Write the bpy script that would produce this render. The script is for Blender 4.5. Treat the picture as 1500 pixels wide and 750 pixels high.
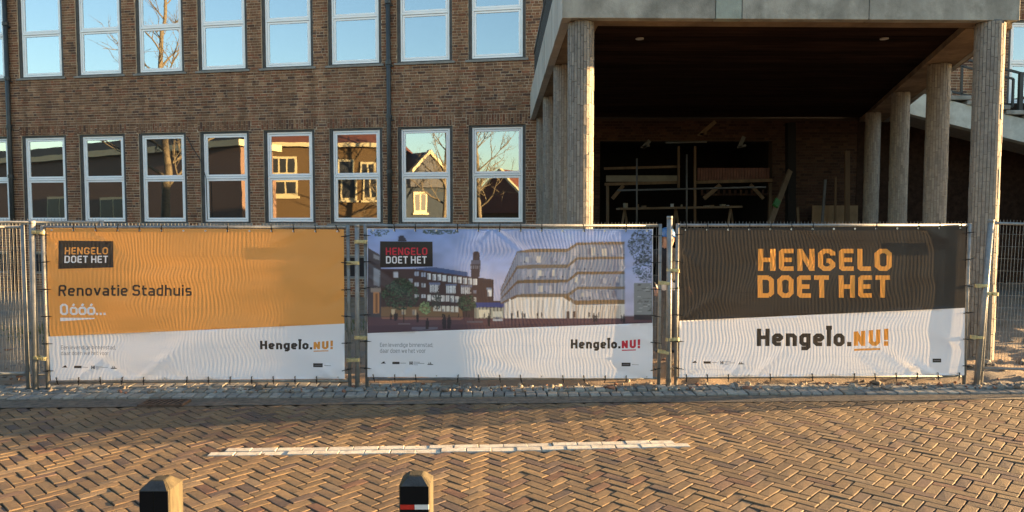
import bpy, math, random
import numpy as np
from mathutils import Vector, Matrix
from mathutils.geometry import delaunay_2d_cdt

random.seed(7)
for o in list(bpy.data.objects):
    bpy.data.objects.remove(o)
scene = bpy.context.scene
COL = scene.collection
R = math.radians

# ------------------------------------------------------------------ camera
FPX, EYE, PITCH = 1050.0, 1.96, math.atan(56 / 1050.0)
cam_data = bpy.data.cameras.new('camera')
cam_data.sensor_fit = 'HORIZONTAL'
cam_data.sensor_width = 36.0
cam_data.lens = 36.0 * FPX / 1500.0
cam_data.clip_start = 0.05
cam_data.clip_end = 3000
cam = bpy.data.objects.new('camera', cam_data)
COL.objects.link(cam)
cam.location = (0, 0, EYE)
cam.rotation_euler = (R(90) - PITCH, 0, 0)
scene.camera = cam

# ------------------------------------------------------------------ sky, sun, exposure
SUN_AZ, SUN_EL = 10.5, 5.75            # degrees: turned from +X towards +Y, and above the horizon
sdir = Vector((math.cos(R(SUN_AZ)) * math.cos(R(SUN_EL)), math.sin(R(SUN_AZ)) * math.cos(R(SUN_EL)), math.sin(R(SUN_EL))))
world = bpy.data.worlds.new('World')
scene.world = world
world.use_nodes = True
wn = world.node_tree
sky = wn.nodes.new('ShaderNodeTexSky')
sky.sky_type = 'NISHITA'
sky.sun_disc = False
sky.sun_elevation = R(SUN_EL)
sky.sun_rotation = R(90 - SUN_AZ)
sky.altitude = 30
sky.air_density = 1.0
sky.dust_density = 0.9
sky.ozone_density = 1.7
bg = wn.nodes['Background']
bg.inputs['Strength'].default_value = 0.075
wn.links.new(sky.outputs['Color'], bg.inputs['Color'])
sun_data = bpy.data.lights.new('sun', 'SUN')
sun_data.energy = 5.0
sun_data.angle = R(0.5)
sun_data.color = (1.0, 0.64, 0.30)
sun = bpy.data.objects.new('sun', sun_data)
COL.objects.link(sun)
sun.location = (30, 5, 12)
sun.rotation_euler = (-sdir).to_track_quat('-Z', 'Y').to_euler()
scene.view_settings.view_transform = 'Standard'
scene.view_settings.look = 'None'
scene.view_settings.gamma = 1.0
scene.view_settings.use_curve_mapping = False
scene.view_settings.exposure = 3.18
scene.render.engine = 'CYCLES'
scene.cycles.max_bounces = 8
scene.cycles.transparent_max_bounces = 16
scene.cycles.use_denoising = True

# ------------------------------------------------------------------ helpers
CP, SP = math.cos(PITCH), math.sin(PITCH)
def ray(x, y):
    a, b = (x - 750) / FPX, (375 - y) / FPX
    return Vector((a, CP + b * SP, -SP + b * CP))
def at_y(x, y, Y):
    d = ray(x, y); t = Y / d.y
    return Vector((d.x * t, Y, EYE + d.z * t))

def tag(o, label=None, cat=None, group=None, kind=None):
    if label: o['label'] = label
    if cat: o['category'] = cat
    if group: o['group'] = group
    if kind: o['kind'] = kind
    return o
def thing(name, loc=(0, 0, 0), rz=0.0, label=None, cat=None, group=None, kind=None):
    o = bpy.data.objects.new(name, None)
    o.empty_display_size = 0.2
    COL.objects.link(o)
    o.location = loc
    o.rotation_euler = (0, 0, rz)
    return tag(o, label, cat, group, kind)
def link(name, me, parent=None, loc=None, rot=None):
    o = bpy.data.objects.new(name, me)
    COL.objects.link(o)
    if parent is not None: o.parent = parent
    if loc is not None: o.location = loc
    if rot is not None: o.rotation_euler = rot
    return o

class MB:
    """collects faces; build() makes one mesh object of them"""
    def __init__(self): self.v, self.f, self.m = [], [], []
    def add(self, vs, fs, mi=0):
        n = len(self.v)
        self.v += [tuple(p) for p in vs]
        self.f += [tuple(i + n for i in f) for f in fs]
        self.m += [mi] * len(fs)
    def box(self, x0, x1, y0, y1, z0, z1, mi=0, skip=''):
        vs = [(x0, y0, z0), (x1, y0, z0), (x1, y1, z0), (x0, y1, z0), (x0, y0, z1), (x1, y0, z1), (x1, y1, z1), (x0, y1, z1)]
        fs = {'b': (0, 3, 2, 1), 't': (4, 5, 6, 7), 'f': (0, 1, 5, 4), 'r': (1, 2, 6, 5), 'k': (2, 3, 7, 6), 'l': (3, 0, 4, 7)}
        self.add(vs, [fs[k] for k in fs if k not in skip], mi)
    def obox(self, c, ax, ay, az, mi=0):
        c, ax, ay, az = Vector(c), Vector(ax), Vector(ay), Vector(az)
        vs = [c + sx * ax + sy * ay + sz * az for sz in (-1, 1) for sx, sy in ((-1, -1), (1, -1), (1, 1), (-1, 1))]
        self.add(vs, [(0, 3, 2, 1), (4, 5, 6, 7), (0, 1, 5, 4), (1, 2, 6, 5), (2, 3, 7, 6), (3, 0, 4, 7)], mi)
    def bar(self, p, q, w, d, up=(0, 0, 1), mi=0):
        p, q = Vector(p), Vector(q)
        z = (q - p).normalized()
        x = Vector(up).cross(z)
        if x.length < 1e-4: x = Vector((1, 0, 0)).cross(z)
        x.normalize(); y = z.cross(x)
        self.obox((p + q) / 2, x * w / 2, y * d / 2, z * (q - p).length / 2, mi)
    def tube(self, pts, rad, n=8, cap=True, mi=0):
        pts = [Vector(p) for p in pts]
        if not isinstance(rad, (list, tuple)): rad = [rad] * len(pts)
        base = len(self.v); ref = None
        for i, p in enumerate(pts):
            t = (pts[min(i + 1, len(pts) - 1)] - pts[max(i - 1, 0)]).normalized()
            if ref is None:
                ref = Vector((0, 0, 1)) if abs(t.z) < .9 else Vector((1, 0, 0))
            a = (ref - t * ref.dot(t)).normalized(); b = t.cross(a); ref = a
            for k in range(n):
                an = 2 * math.pi * k / n
                self.v.append(tuple(p + (a * math.cos(an) + b * math.sin(an)) * rad[i]))
        for i in range(len(pts) - 1):
            for k in range(n):
                self.f.append((base + i * n + k, base + i * n + (k + 1) % n, base + (i + 1) * n + (k + 1) % n, base + (i + 1) * n + k)); self.m.append(mi)
        if cap:
            self.f.append(tuple(base + k for k in reversed(range(n)))); self.m.append(mi)
            e = base + (len(pts) - 1) * n
            self.f.append(tuple(e + k for k in range(n))); self.m.append(mi)
    def prism(self, poly, y0, y1, mi=0):
        """polygon in x,z extruded from y0 to y1"""
        n = len(poly)
        vs = [(x, y0, z) for x, z in poly] + [(x, y1, z) for x, z in poly]
        self.add(vs, [tuple(range(n)), tuple(reversed(range(n, 2 * n)))] + [((i + 1) % n, i, n + i, n + (i + 1) % n) for i in range(n)], mi)
    def mesh(self, name, mats, smooth=False):
        me = bpy.data.meshes.new(name)
        me.from_pydata(self.v, [], self.f)
        for m in (mats if isinstance(mats, (list, tuple)) else [mats]): me.materials.append(m)
        if any(self.m): me.polygons.foreach_set('material_index', self.m)
        if smooth: me.polygons.foreach_set('use_smooth', [True] * len(self.f))
        me.update()
        return me
    def build(self, name, mats, parent=None, smooth=False, loc=None, rot=None, kind=None, label=None):
        o = link(name, self.mesh(name, mats, smooth), parent, loc, rot)
        if kind: o['kind'] = kind
        if label: o['label'] = label
        return o

def bevel(o, w, seg=2):
    m = o.modifiers.new('bevel', 'BEVEL'); m.width = w; m.segments = seg; m.limit_method = 'ANGLE'
    return o
def lift(mb, c, w, h, d):
    mb.box(c[0] - w / 2, c[0] + w / 2, c[1] - d / 2, c[1] + d / 2, c[2], c[2] + h)

# ------------------------------------------------------------------ materials
def mat(name, col, rough=.8, var=.2, scale=6.0, bump=.0, bscale=60.0, palette=None, rnd=0.0, metal=0.0, spec=.3, stretch=None, dirt=None, world=False, streak=0.0):
    m = bpy.data.materials.new(name); m.use_nodes = True
    nt = m.node_tree; N = nt.nodes; L = nt.links
    b = N['Principled BSDF']
    b.inputs['Roughness'].default_value = rough
    b.inputs['Metallic'].default_value = metal
    b.inputs['Specular IOR Level'].default_value = spec
    tc = N.new('ShaderNodeTexCoord')
    src = tc.outputs['Object']
    if world: src = N.new('ShaderNodeNewGeometry').outputs['Position']
    raw = src
    if stretch:
        mp = N.new('ShaderNodeMapping'); mp.inputs['Scale'].default_value = stretch
        L.new(src, mp.inputs['Vector']); src = mp.outputs['Vector']
    nz = N.new('ShaderNodeTexNoise'); nz.inputs['Scale'].default_value = scale; nz.inputs['Detail'].default_value = 6
    nz.inputs['Roughness'].default_value = .62
    L.new(src, nz.inputs['Vector'])
    mr = N.new('ShaderNodeMapRange'); mr.inputs['From Min'].default_value = .3; mr.inputs['From Max'].default_value = .7
    mr.inputs['To Min'].default_value = 1 - var; mr.inputs['To Max'].default_value = 1 + var
    L.new(nz.outputs['Fac'], mr.inputs['Value'])
    vec = None
    if palette or rnd:
        ge = N.new('ShaderNodeNewGeometry'); oi = N.new('ShaderNodeObjectInfo')
        ad = N.new('ShaderNodeMath'); ad.operation = 'ADD'
        L.new(ge.outputs['Random Per Island'], ad.inputs[0]); L.new(oi.outputs['Random'], ad.inputs[1])
        fr = N.new('ShaderNodeMath'); fr.operation = 'FRACT'; L.new(ad.outputs[0], fr.inputs[0])
    if palette:
        cr = N.new('ShaderNodeValToRGB'); cr.color_ramp.interpolation = 'CONSTANT'
        el = cr.color_ramp.elements
        while len(el) < len(palette): el.new(.5)
        acc = 0; tot = sum(p[1] for p in palette)
        for e, (c, w) in zip(el, palette):
            e.position = acc / tot; e.color = (*c, 1); acc += w
        L.new(fr.outputs[0], cr.inputs['Fac']); base = cr.outputs['Color']
    else:
        rg = N.new('ShaderNodeRGB'); rg.outputs[0].default_value = (*col, 1); base = rg.outputs[0]
    mul = N.new('ShaderNodeVectorMath'); mul.operation = 'SCALE'
    L.new(base, mul.inputs[0]); L.new(mr.outputs[0], mul.inputs['Scale'])
    out = mul.outputs[0]
    if rnd:
        h2 = N.new('ShaderNodeMath'); h2.operation = 'MULTIPLY'; h2.inputs[1].default_value = 7.31
        L.new(fr.outputs[0], h2.inputs[0])
        f2 = N.new('ShaderNodeMath'); f2.operation = 'FRACT'; L.new(h2.outputs[0], f2.inputs[0])
        r2 = N.new('ShaderNodeMapRange'); r2.inputs['To Min'].default_value = 1 - rnd; r2.inputs['To Max'].default_value = 1 + rnd
        L.new(f2.outputs[0], r2.inputs['Value'])
        m2 = N.new('ShaderNodeVectorMath'); m2.operation = 'SCALE'
        L.new(out, m2.inputs[0]); L.new(r2.outputs[0], m2.inputs['Scale']); out = m2.outputs[0]
    if streak:                                            # rain run-off: tall narrow tone changes
        sm_ = N.new('ShaderNodeMapping'); sm_.inputs['Scale'].default_value = (2.2, 2.2, .10)
        L.new(raw, sm_.inputs['Vector'])
        sn_ = N.new('ShaderNodeTexNoise'); sn_.inputs['Scale'].default_value = 1.6; sn_.inputs['Detail'].default_value = 4
        L.new(sm_.outputs['Vector'], sn_.inputs['Vector'])
        sr_ = N.new('ShaderNodeMapRange'); sr_.inputs['From Min'].default_value = .35; sr_.inputs['From Max'].default_value = .65
        sr_.inputs['To Min'].default_value = 1 - streak; sr_.inputs['To Max'].default_value = 1 + streak * .6
        L.new(sn_.outputs['Fac'], sr_.inputs['Value'])
        s3 = N.new('ShaderNodeVectorMath'); s3.operation = 'SCALE'
        L.new(out, s3.inputs[0]); L.new(sr_.outputs[0], s3.inputs['Scale']); out = s3.outputs[0]
    if dirt:
        dc, dscale, lo, hi = dirt
        dn = N.new('ShaderNodeTexNoise'); dn.inputs['Scale'].default_value = dscale; dn.inputs['Detail'].default_value = 7; dn.inputs['Roughness'].default_value = .7
        L.new(src, dn.inputs['Vector'])
        dr = N.new('ShaderNodeMapRange'); dr.inputs['From Min'].default_value = lo; dr.inputs['From Max'].default_value = hi
        L.new(dn.outputs['Fac'], dr.inputs['Value'])
        mx = N.new('ShaderNodeMix'); mx.data_type = 'RGBA'
        L.new(dr.outputs[0], mx.inputs['Factor']); L.new(out, mx.inputs['A']); mx.inputs['B'].default_value = (*dc, 1); out = mx.outputs['Result']
    L.new(out, b.inputs['Base Color'])
    if bump:
        bn = N.new('ShaderNodeTexNoise'); bn.inputs['Scale'].default_value = bscale; bn.inputs['Detail'].default_value = 5
        L.new(src, bn.inputs['Vector'])
        bp = N.new('ShaderNodeBump'); bp.inputs['Strength'].default_value = bump; bp.inputs['Distance'].default_value = .01
        L.new(bn.outputs['Fac'], bp.inputs['Height']); L.new(bp.outputs['Normal'], b.inputs['Normal'])
    return m

def mat_glass(name, refl, tint=(1, 1, 1)):
    m = bpy.data.materials.new(name); m.use_nodes = True
    nt = m.node_tree; N = nt.nodes; L = nt.links
    N.remove(N['Principled BSDF'])
    g = N.new('ShaderNodeBsdfGlossy'); g.inputs['Roughness'].default_value = .012; g.inputs['Color'].default_value = (*tint, 1)
    t = N.new('ShaderNodeBsdfTransparent'); t.inputs['Color'].default_value = (.75, .8, .78, 1)
    mx = N.new('ShaderNodeMixShader'); mx.inputs['Fac'].default_value = refl
    tc = N.new('ShaderNodeTexCoord'); nz = N.new('ShaderNodeTexNoise'); nz.inputs['Scale'].default_value = 1.6; nz.inputs['Detail'].default_value = 1
    L.new(tc.outputs['Object'], nz.inputs['Vector'])
    bp = N.new('ShaderNodeBump'); bp.inputs['Strength'].default_value = .10; bp.inputs['Distance'].default_value = .006
    L.new(nz.outputs['Fac'], bp.inputs['Height']); L.new(bp.outputs['Normal'], g.inputs['Normal'])
    L.new(t.outputs[0], mx.inputs[1]); L.new(g.outputs[0], mx.inputs[2]); L.new(mx.outputs[0], N['Material Output'].inputs['Surface'])
    return m

def mat_cloth(name):
    """printed translucent mesh banner: ink colour per face corner, light passes from behind"""
    m = bpy.data.materials.new(name); m.use_nodes = True
    nt = m.node_tree; N = nt.nodes; L = nt.links
    N.remove(N['Principled BSDF'])
    at = N.new('ShaderNodeAttribute'); at.attribute_name = 'ink'
    d = N.new('ShaderNodeBsdfDiffuse'); L.new(at.outputs['Color'], d.inputs['Color'])
    tmix = N.new('ShaderNodeMix'); tmix.data_type = 'RGBA'; tmix.inputs['Factor'].default_value = .93
    L.new(at.outputs['Color'], tmix.inputs['B']); tmix.inputs['A'].default_value = (1, .9, .75, 1)
    t = N.new('ShaderNodeBsdfTranslucent'); L.new(tmix.outputs['Result'], t.inputs['Color'])
    a = N.new('ShaderNodeMixShader'); a.inputs['Fac'].default_value = .28
    L.new(d.outputs[0], a.inputs[1]); L.new(t.outputs[0], a.inputs[2])
    g = N.new('ShaderNodeBsdfGlossy'); g.inputs['Roughness'].default_value = .42
    fr = N.new('ShaderNodeFresnel'); fr.inputs['IOR'].default_value = 1.4
    c = N.new('ShaderNodeMixShader'); L.new(fr.outputs[0], c.inputs['Fac']); L.new(a.outputs[0], c.inputs[1]); L.new(g.outputs[0], c.inputs[2])
    tr = N.new('ShaderNodeBsdfTransparent')
    e = N.new('ShaderNodeMixShader'); e.inputs['Fac'].default_value = .055
    L.new(c.outputs[0], e.inputs[1]); L.new(tr.outputs[0], e.inputs[2])
    L.new(e.outputs[0], N['Material Output'].inputs['Surface'])
    return m

M = {}
M['mortar'] = mat('mortar', (.60, .47, .33), .95, .2, 9, .3, 120, streak=.25)
M['mortar_dim'] = mat('shade_dark_mortar', (.05, .036, .024), .95, .15, 9, .3, 120)  # wall mortar darkened, shade under the terrace put into the colour
M['brick_under'] = mat('sooty_brick', (.028, .017, .012), .95, .4, 9, .4, 60, spec=.1)  # brick coloured near black for the enclosed shade under the stair
M['shaded_grey'] = mat('shaded_grey', (.06, .06, .056), .6, .3, 8)  # galvanised grey darkened to stand for the shade under the terrace
M['brick'] = mat('wall_brick', None, .9, .22, 22, .5, 150, palette=[((.232, .118, .064), 6), ((.192, .095, .053), 4), ((.27, .142, .076), 4), ((.12, .064, .043), 2.2), ((.242, .099, .052), 2.8), ((.305, .172, .094), 1.2)], rnd=.2, streak=.22)
M['brick_dim'] = mat('shade_dark_brick', None, .9, .22, 22, .5, 150, palette=[((.045, .022, .013), 5), ((.032, .016, .01), 4), ((.058, .03, .016), 3)], rnd=.16)  # wall brick darkened, shade under the terrace put into the colour
M['paver'] = mat('road_brick', None, .82, .22, 30, .55, 170, palette=[((.156, .106, .058), 6), ((.17, .116, .062), 6), ((.142, .095, .054), 6), ((.115, .074, .053), 1.6), ((.13, .072, .048), .7), ((.092, .066, .052), 1.6), ((.168, .12, .072), 2)], rnd=.13, dirt=((.075, .058, .043), 1.0, .46, .78), world=True)
M['bed'] = mat('joint_sand', (.032, .025, .019), .98, .35, 40, .6, 200)
M['white_paver'] = mat('white_line_brick', (.47, .435, .36), .88, .2, 25, .6, 160, rnd=.12, dirt=((.24, .2, .15), 11.0, .5, .75), world=True)
M['grey_paver'] = mat('grey_edging_brick', None, .9, .2, 25, .6, 150, palette=[((.23, .222, .2), 4), ((.19, .184, .17), 4), ((.26, .25, .22), 3), ((.21, .195, .165), 2)], rnd=.2, dirt=((.26, .21, .15), 3.0, .5, .8), world=True)
M['gutter'] = mat('gutter_concrete', (.115, .098, .078), .95, .45, 14, 1.0, 90, dirt=((.23, .18, .125), 5.0, .5, .8))
M['asphalt'] = mat('far_paving', (.13, .10, .075), .9, .2, 3, .5, 80)
M['sand'] = mat('site_sand', (.27, .185, .115), .97, .38, 2.2, 1.0, 55, dirt=((.17, .145, .12), .55, .42, .62))
M['stone'] = mat('rubble_stone', None, .92, .25, 30, .6, 120, palette=[((.28, .24, .19), 4), ((.21, .175, .14), 5), ((.38, .34, .28), 1.4), ((.2, .10, .065), 2), ((.14, .12, .10), 4)], rnd=.2)
M['concrete'] = mat('fascia_concrete', (.33, .32, .275), .9, .2, 3.0, .5, 70, dirt=((.16, .155, .13), 1.9, .44, .68), stretch=(1, 1, .8), streak=.2)
M['concrete_green'] = mat('stained_concrete', (.30, .335, .29), .9, .18, 3.0, .5, 70, dirt=((.2, .225, .19), 2.2, .46, .72))
M['concrete_side'] = mat('grooved_concrete', (.44, .405, .345), .9, .15, 3, .4, 70, dirt=((.3, .27, .22), 2.0, .5, .8), stretch=(1, 1, .25))
M['stringer'] = mat('stair_concrete', (.5, .52, .46), .9, .15, 3.0, .5, 70, dirt=((.33, .34, .29), 2.0, .5, .75))
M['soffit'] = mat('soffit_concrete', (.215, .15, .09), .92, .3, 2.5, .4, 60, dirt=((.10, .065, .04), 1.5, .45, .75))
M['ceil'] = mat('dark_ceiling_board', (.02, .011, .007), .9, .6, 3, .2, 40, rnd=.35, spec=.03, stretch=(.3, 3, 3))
M['tile'] = mat('column_tile', None, .85, .2, 18, .5, 110, palette=[((.235, .212, .178), 5), ((.215, .193, .163), 4), ((.255, .23, .192), 3), ((.19, .17, .146), 2)], rnd=.07, dirt=((.36, .33, .28), 6.0, .62, .85))
M['tile_joint'] = mat('column_joint', (.15, .132, .11), .95, .25, 10, .4, 100)
M['white_frame'] = mat('white_window_frame', (.95, .95, .92), .3, .03, 4, spec=.5)
M['dark_frame'] = mat('dark_window_surround', (.075, .072, .065), .6, .3, 8, .2, 60)
M['sill'] = mat('stone_sill', (.25, .235, .205), .85, .2, 9, .3, 90)
M['gasket'] = mat('rubber_gasket', (.02, .02, .02), .6, .1)
M['glass'] = mat_glass('window_glass', .42, (.90, .97, 1.0))
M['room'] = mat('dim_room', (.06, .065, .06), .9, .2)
M['curtain'] = mat('pale_curtain', (.75, .8, .8), .9, .1, stretch=(30, 30, 1))
M['pipe'] = mat('drainpipe_paint', (.038, .043, .042), .45, .25, 6, .1, 50, spec=.5)
M['black'] = mat('black_steel', (.02, .022, .022), .45, .2, 8, spec=.5)
M['galv'] = mat('galvanised_steel', (.24, .235, .22), .7, .22, 14, .15, 90, metal=.2, spec=.5, dirt=((.23, .21, .18), 5.0, .55, .8))
M['galv_dull'] = mat('galvanised_tube', (.235, .24, .235), .55, .25, 10, .2, 90, metal=.35, spec=.5, dirt=((.14, .13, .11), 4.0, .52, .8))
M['brass'] = mat('zinc_clamp', (.46, .42, .24), .4, .3, 20, metal=.6, spec=.5)
M['tie'] = mat('black_cable_tie', (.012, .012, .013), .5, .1)
M['cloth'] = mat_cloth('printed_banner')
M['eyelet'] = mat('eyelet_metal', (.75, .74, .7), .35, .1, metal=.6)
M['timber'] = mat('raw_timber', (.09, .058, .03), .8, .3, 5, .3, 40, stretch=(1, 1, .15), rnd=.15)
M['timber_dark'] = mat('old_timber', (.10, .07, .04), .85, .3, 5, .3, 40, stretch=(1, 1, .2), rnd=.2)
M['ply'] = mat('plywood', (.17, .115, .06), .8, .25, 3, .2, 40)
M['board'] = mat('pale_board', (.13, .115, .08), .8, .15)
M['panel_brown'] = mat('brown_ribbed_panel', (.10, .045, .03), .8, .25)
M['deep'] = mat('dark_interior', (.006, .005, .004), .95, .3)  # near-black colour stands in for unlit depth
M['post_wood'] = mat('bollard_plastic_wood', (.055, .044, .024), .85, .5, 8, .4, 60, stretch=(3, 3, .5), dirt=((.05, .042, .028), 5.0, .45, .75))
M['foil_black'] = mat('black_foil', (.006, .006, .007), .7, .2, spec=.1)
M['paint_black'] = mat('faded_black_paint', (.045, .045, .046), .85, .35, 20, .3, 90)
M['foil_red'] = mat('red_foil', (.42, .025, .015), .45, .15)
M['foil_white'] = mat('white_foil', (.62, .62, .6), .45, .15)
M['rust'] = mat('rusty_iron', (.085, .055, .038), .85, .4, 20, .5, 90)
M['roof_red'] = mat('red_roof_tile', (.09, .03, .018), .8, .25, 8, .5, 30, rnd=.1)
M['roof_dark'] = mat('dark_roof_tile', (.05, .05, .055), .8, .25, 8, .5, 30)
M['house_brick'] = mat('house_brickwork', (.07, .043, .017), .9, .22, 14, .5, 60)
M['house_brick_dark'] = mat('house_brickwork_dark', (.14, .085, .06), .9, .25, 14, .5, 60)
M['house_blue'] = mat('grey_render', (.02, .026, .034), .9, .2, 3)
M['house_white'] = mat('house_trim', (.36, .31, .19), .6, .08)
M['house_pane'] = mat('house_glass', (.02, .022, .025), .4, .1, spec=.3)
M['bark'] = mat('bark', (.12, .095, .06), .9, .35, 14, .6, 60)
M['grass'] = mat('weed_green', (.075, .10, .03), .8, .35, 8, rnd=.35)
M['lawn'] = mat('hedge_green', (.05, .07, .025), .9, .4, 5, .6, 30)
M['skin'] = mat('skin', (.45, .26, .18), .55, .08)
M['jacket'] = mat('black_jacket', (.018, .019, .022), .85, .3, 20)
M['shirt'] = mat('pale_shirt', (.62, .60, .55), .85, .1)
M['jeans'] = mat('grey_trousers', (.10, .105, .115), .9, .2, 30)
M['helmet'] = mat('blue_helmet', (.03, .12, .30), .35, .06, spec=.5)
M['lamp'] = mat('lamp_disc', (.4, .38, .34), .5, .02)
M['green_tape'] = mat('green_tape', (.02, .09, .02), .6, .1)

# ------------------------------------------------------------------ noise for python-side relief
def vnoise(seed):
    rs = np.random.RandomState(seed); g = rs.rand(64, 64)
    def f(x, y):
        x = np.asarray(x, float); y = np.asarray(y, float)
        xi, yi = np.floor(x).astype(int), np.floor(y).astype(int)
        fx, fy = x - xi, y - yi
        fx = fx * fx * (3 - 2 * fx); fy = fy * fy * (3 - 2 * fy)
        a, b = g[xi % 64, yi % 64], g[(xi + 1) % 64, yi % 64]
        c, d = g[xi % 64, (yi + 1) % 64], g[(xi + 1) % 64, (yi + 1) % 64]
        return (a * (1 - fx) + b * fx) * (1 - fy) + (c * (1 - fx) + d * fx) * fy - .5
    return f
NA, NB, NC = vnoise(1), vnoise(2), vnoise(3)

# ================================================================== SETTING
FENCE_Y = lambda x: 8.17 + .0213 * x
ROAD_EDGE = lambda x: 7.49 + .031 * x
EDGE_FRONT = lambda x: 7.81 + .0238 * x

def ground_height(x, y):
    x = np.asarray(x, float); y = np.asarray(y, float)
    k = np.clip((y - (FENCE_Y(x) - .25)) / .25, 0, 1)
    k2 = np.clip((y - FENCE_Y(x)) / 1.2, 0, 1)
    right = np.clip((x + 1) / 5, 0, 1)
    far = np.clip((y - 9.5) / 6, 0, 1) * np.clip((.3 - x) / 2, 0, 1)
    z = -.07 + k * (.075 + .03 * NA(x * 3.1, y * 3.1) + .03 * NB(x * 9, y * 9)) + k2 * (.05 + .10 * right + .16 * NA(x * .9 + 7, y * .9) * (0.4 + right) + .05 * NC(x * 4, y * 4)) - far * .30
    return np.where(y < 7.6, -.07, z)
gx = np.concatenate([[-600, -200, -80, -40, -25, -18], np.arange(-14, -9.5, .4), np.arange(-9.5, 10, .11), np.arange(10, 16, .4), [18, 25, 40, 80, 200, 600]])
gy = np.concatenate([[-600, -200, -80, -40, -20, -8, 0, 5], np.arange(7.5, 11, .07), np.arange(11, 22, .25), [24, 30, 45, 90, 200, 600]])
GX, GY = np.meshgrid(gx, gy)
GZ = ground_height(GX, GY)
nx, ny = len(gx), len(gy)
gm = MB()
gm.v = list(zip(GX.ravel().tolist(), GY.ravel().tolist(), GZ.ravel().tolist()))
gm.f = [(j * nx + i, j * nx + i + 1, (j + 1) * nx + i + 1, (j + 1) * nx + i) for j in range(ny - 1) for i in range(nx - 1)]
gm.m = [0] * len(gm.f)
tag(gm.build('ground', M['sand'], smooth=True), kind='structure')

# ---- brick road in herringbone
rd = MB()
rd.add([(-60, -6, -.018), (60, -6, -.018), (60, ROAD_EDGE(60) + .2, -.018), (8, ROAD_EDGE(8) + .03, -.018), (-8, ROAD_EDGE(-8) + .03, -.018), (-60, ROAD_EDGE(-60) + .2, -.018)], [(0, 1, 2, 3, 4, 5)])
road = rd.build('road', M['bed']); tag(road, kind='structure')
BL, BW, BJ = .213, .0885, .0085
def brick_block(l, w, h, e=.007, d=.006):
    """worn paving brick, top at z = 0"""
    x, y = l / 2, w / 2
    c = .004
    vs = [(-x, -y, -h), (x, -y, -h), (x, y, -h), (-x, y, -h), (-x, -y, -d), (x, -y, -d), (x, y, -d), (-x, y, -d),
          (-x + e, -y + e, -c * .2), (x - e, -y + e, -c * .2), (x - e, y - e, -c * .2), (-x + e, y - e, -c * .2)]
    fs = [(0, 1, 5, 4), (1, 2, 6, 5), (2, 3, 7, 6), (3, 0, 4, 7), (4, 5, 9, 8), (5, 6, 10, 9), (6, 7, 11, 10), (7, 4, 8, 11), (8, 9, 10, 11)]
    return vs, fs
variants = []
for k in range(6):
    vs, fs = brick_block(BL - BJ, BW - BJ, .03, .0045, .0045)
    rr = random.Random(k)
    vs = [(x + rr.uniform(-.0022, .0022), y + rr.uniform(-.002, .002), z + (rr.uniform(-.0022, .0018) if i > 3 else 0)) for i, (x, y, z) in enumerate(vs)]
    mb = MB(); mb.add(vs, fs); variants.append((vs, fs, mb.mesh('brick', M['paver'])))
LINE_A, LINE_B = Vector((-2.43, 5.90)), Vector((1.43, 6.12))
LD = (LINE_B - LINE_A).normalized(); LN = Vector((-LD.y, LD.x))
bricks = []
u = Vector((1, 1)).normalized(); v = Vector((-1, 1)).normalized()
rot_h = R(2.0)
u.rotate(Matrix.Rotation(rot_h, 2)); v.rotate(Matrix.Rotation(rot_h, 2))
for i in range(-60, 61):
    for k in range(-170, 171):
        o = i * BL * (u - v) + k * BW * (u + v)
        for kind in (0, 1):
            if kind == 0: c = o + u * BL / 2 + v * BW / 2; ang = math.atan2(u.y, u.x)
            else: c = o + u * (BL + BW / 2) + v * (BW - BL / 2); ang = math.atan2(v.y, v.x)
            X, Y = c.x, c.y + 5
            if -8.2 < X < 8.2 and 2.3 < Y < ROAD_EDGE(X) + .02:
                q = Vector((X, Y)) - LINE_A
                s, t = q.dot(LD), q.dot(LN)
                if .04 < s < (LINE_B - LINE_A).length - .02 and abs(t) < .062: continue
                bricks.append((X, Y, ang))
def road_z(x, y):
    return float(.010 * NA(x * .8 + 3, y * .8) + .004 * NB(x * 2.3, y * 2.3))
def shows(X, Y):
    d = Vector((X, Y, 0)) - Vector((0, 0, EYE))
    zc = d.y * CP - d.z * SP; yc = d.y * SP + d.z * CP
    px, py = 750 + FPX * d.x / zc, 375 - FPX * yc / zc
    return -10 < px < 1510 and py < 757
rest = MB(); single = []
seen = sorted([b for b in bricks if shows(b[0], b[1])], key=lambda b: b[1])[:300]
seen_set = set((b[0], b[1]) for b in seen)
rr = random.Random(11)
for X, Y, ang in bricks:
    z = road_z(X, Y) + rr.gauss(0, .0007)
    rx, ry, ra = rr.gauss(0, .0045), rr.gauss(0, .0045), ang + rr.gauss(0, .012)
    vs, fs, me = rr.choice(variants)
    if (X, Y) in seen_set:
        link('brick', me, road, (X, Y, z), (rx, ry, ra))
    else:
        mtx = Matrix.Translation((X, Y, z)) @ Matrix.Rotation(ra, 4, 'Z') @ Matrix.Rotation(ry, 4, 'Y') @ Matrix.Rotation(rx, 4, 'X')
        rest.add([mtx @ Vector(p) for p in vs], fs)
rest.build('brick_paving', M['paver'], road, kind='stuff')
# white line of pale bricks
vs, fs = brick_block(.209, .091, .03, .005, .005)
mb = MB(); mb.add(vs, fs); wl = mb.mesh('line_brick', M['white_paver'])
n_line = int((LINE_B - LINE_A).length / .213)
for row in (0, 1):
    for k in range(n_line + (0 if row else 1)):
        p = LINE_A + LD * (k * .213 + (.02 if row == 0 else .1265)) + LN * (-.049 + .098 * row)
        link('line_brick', wl, road, (p.x + rr.gauss(0, .002), p.y + rr.gauss(0, .002), road_z(p.x, p.y) + .004 + rr.gauss(0, .0015)), (rr.gauss(0, .006), rr.gauss(0, .006), math.atan2(LD.y, LD.x) + rr.gauss(0, .008)))

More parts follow.
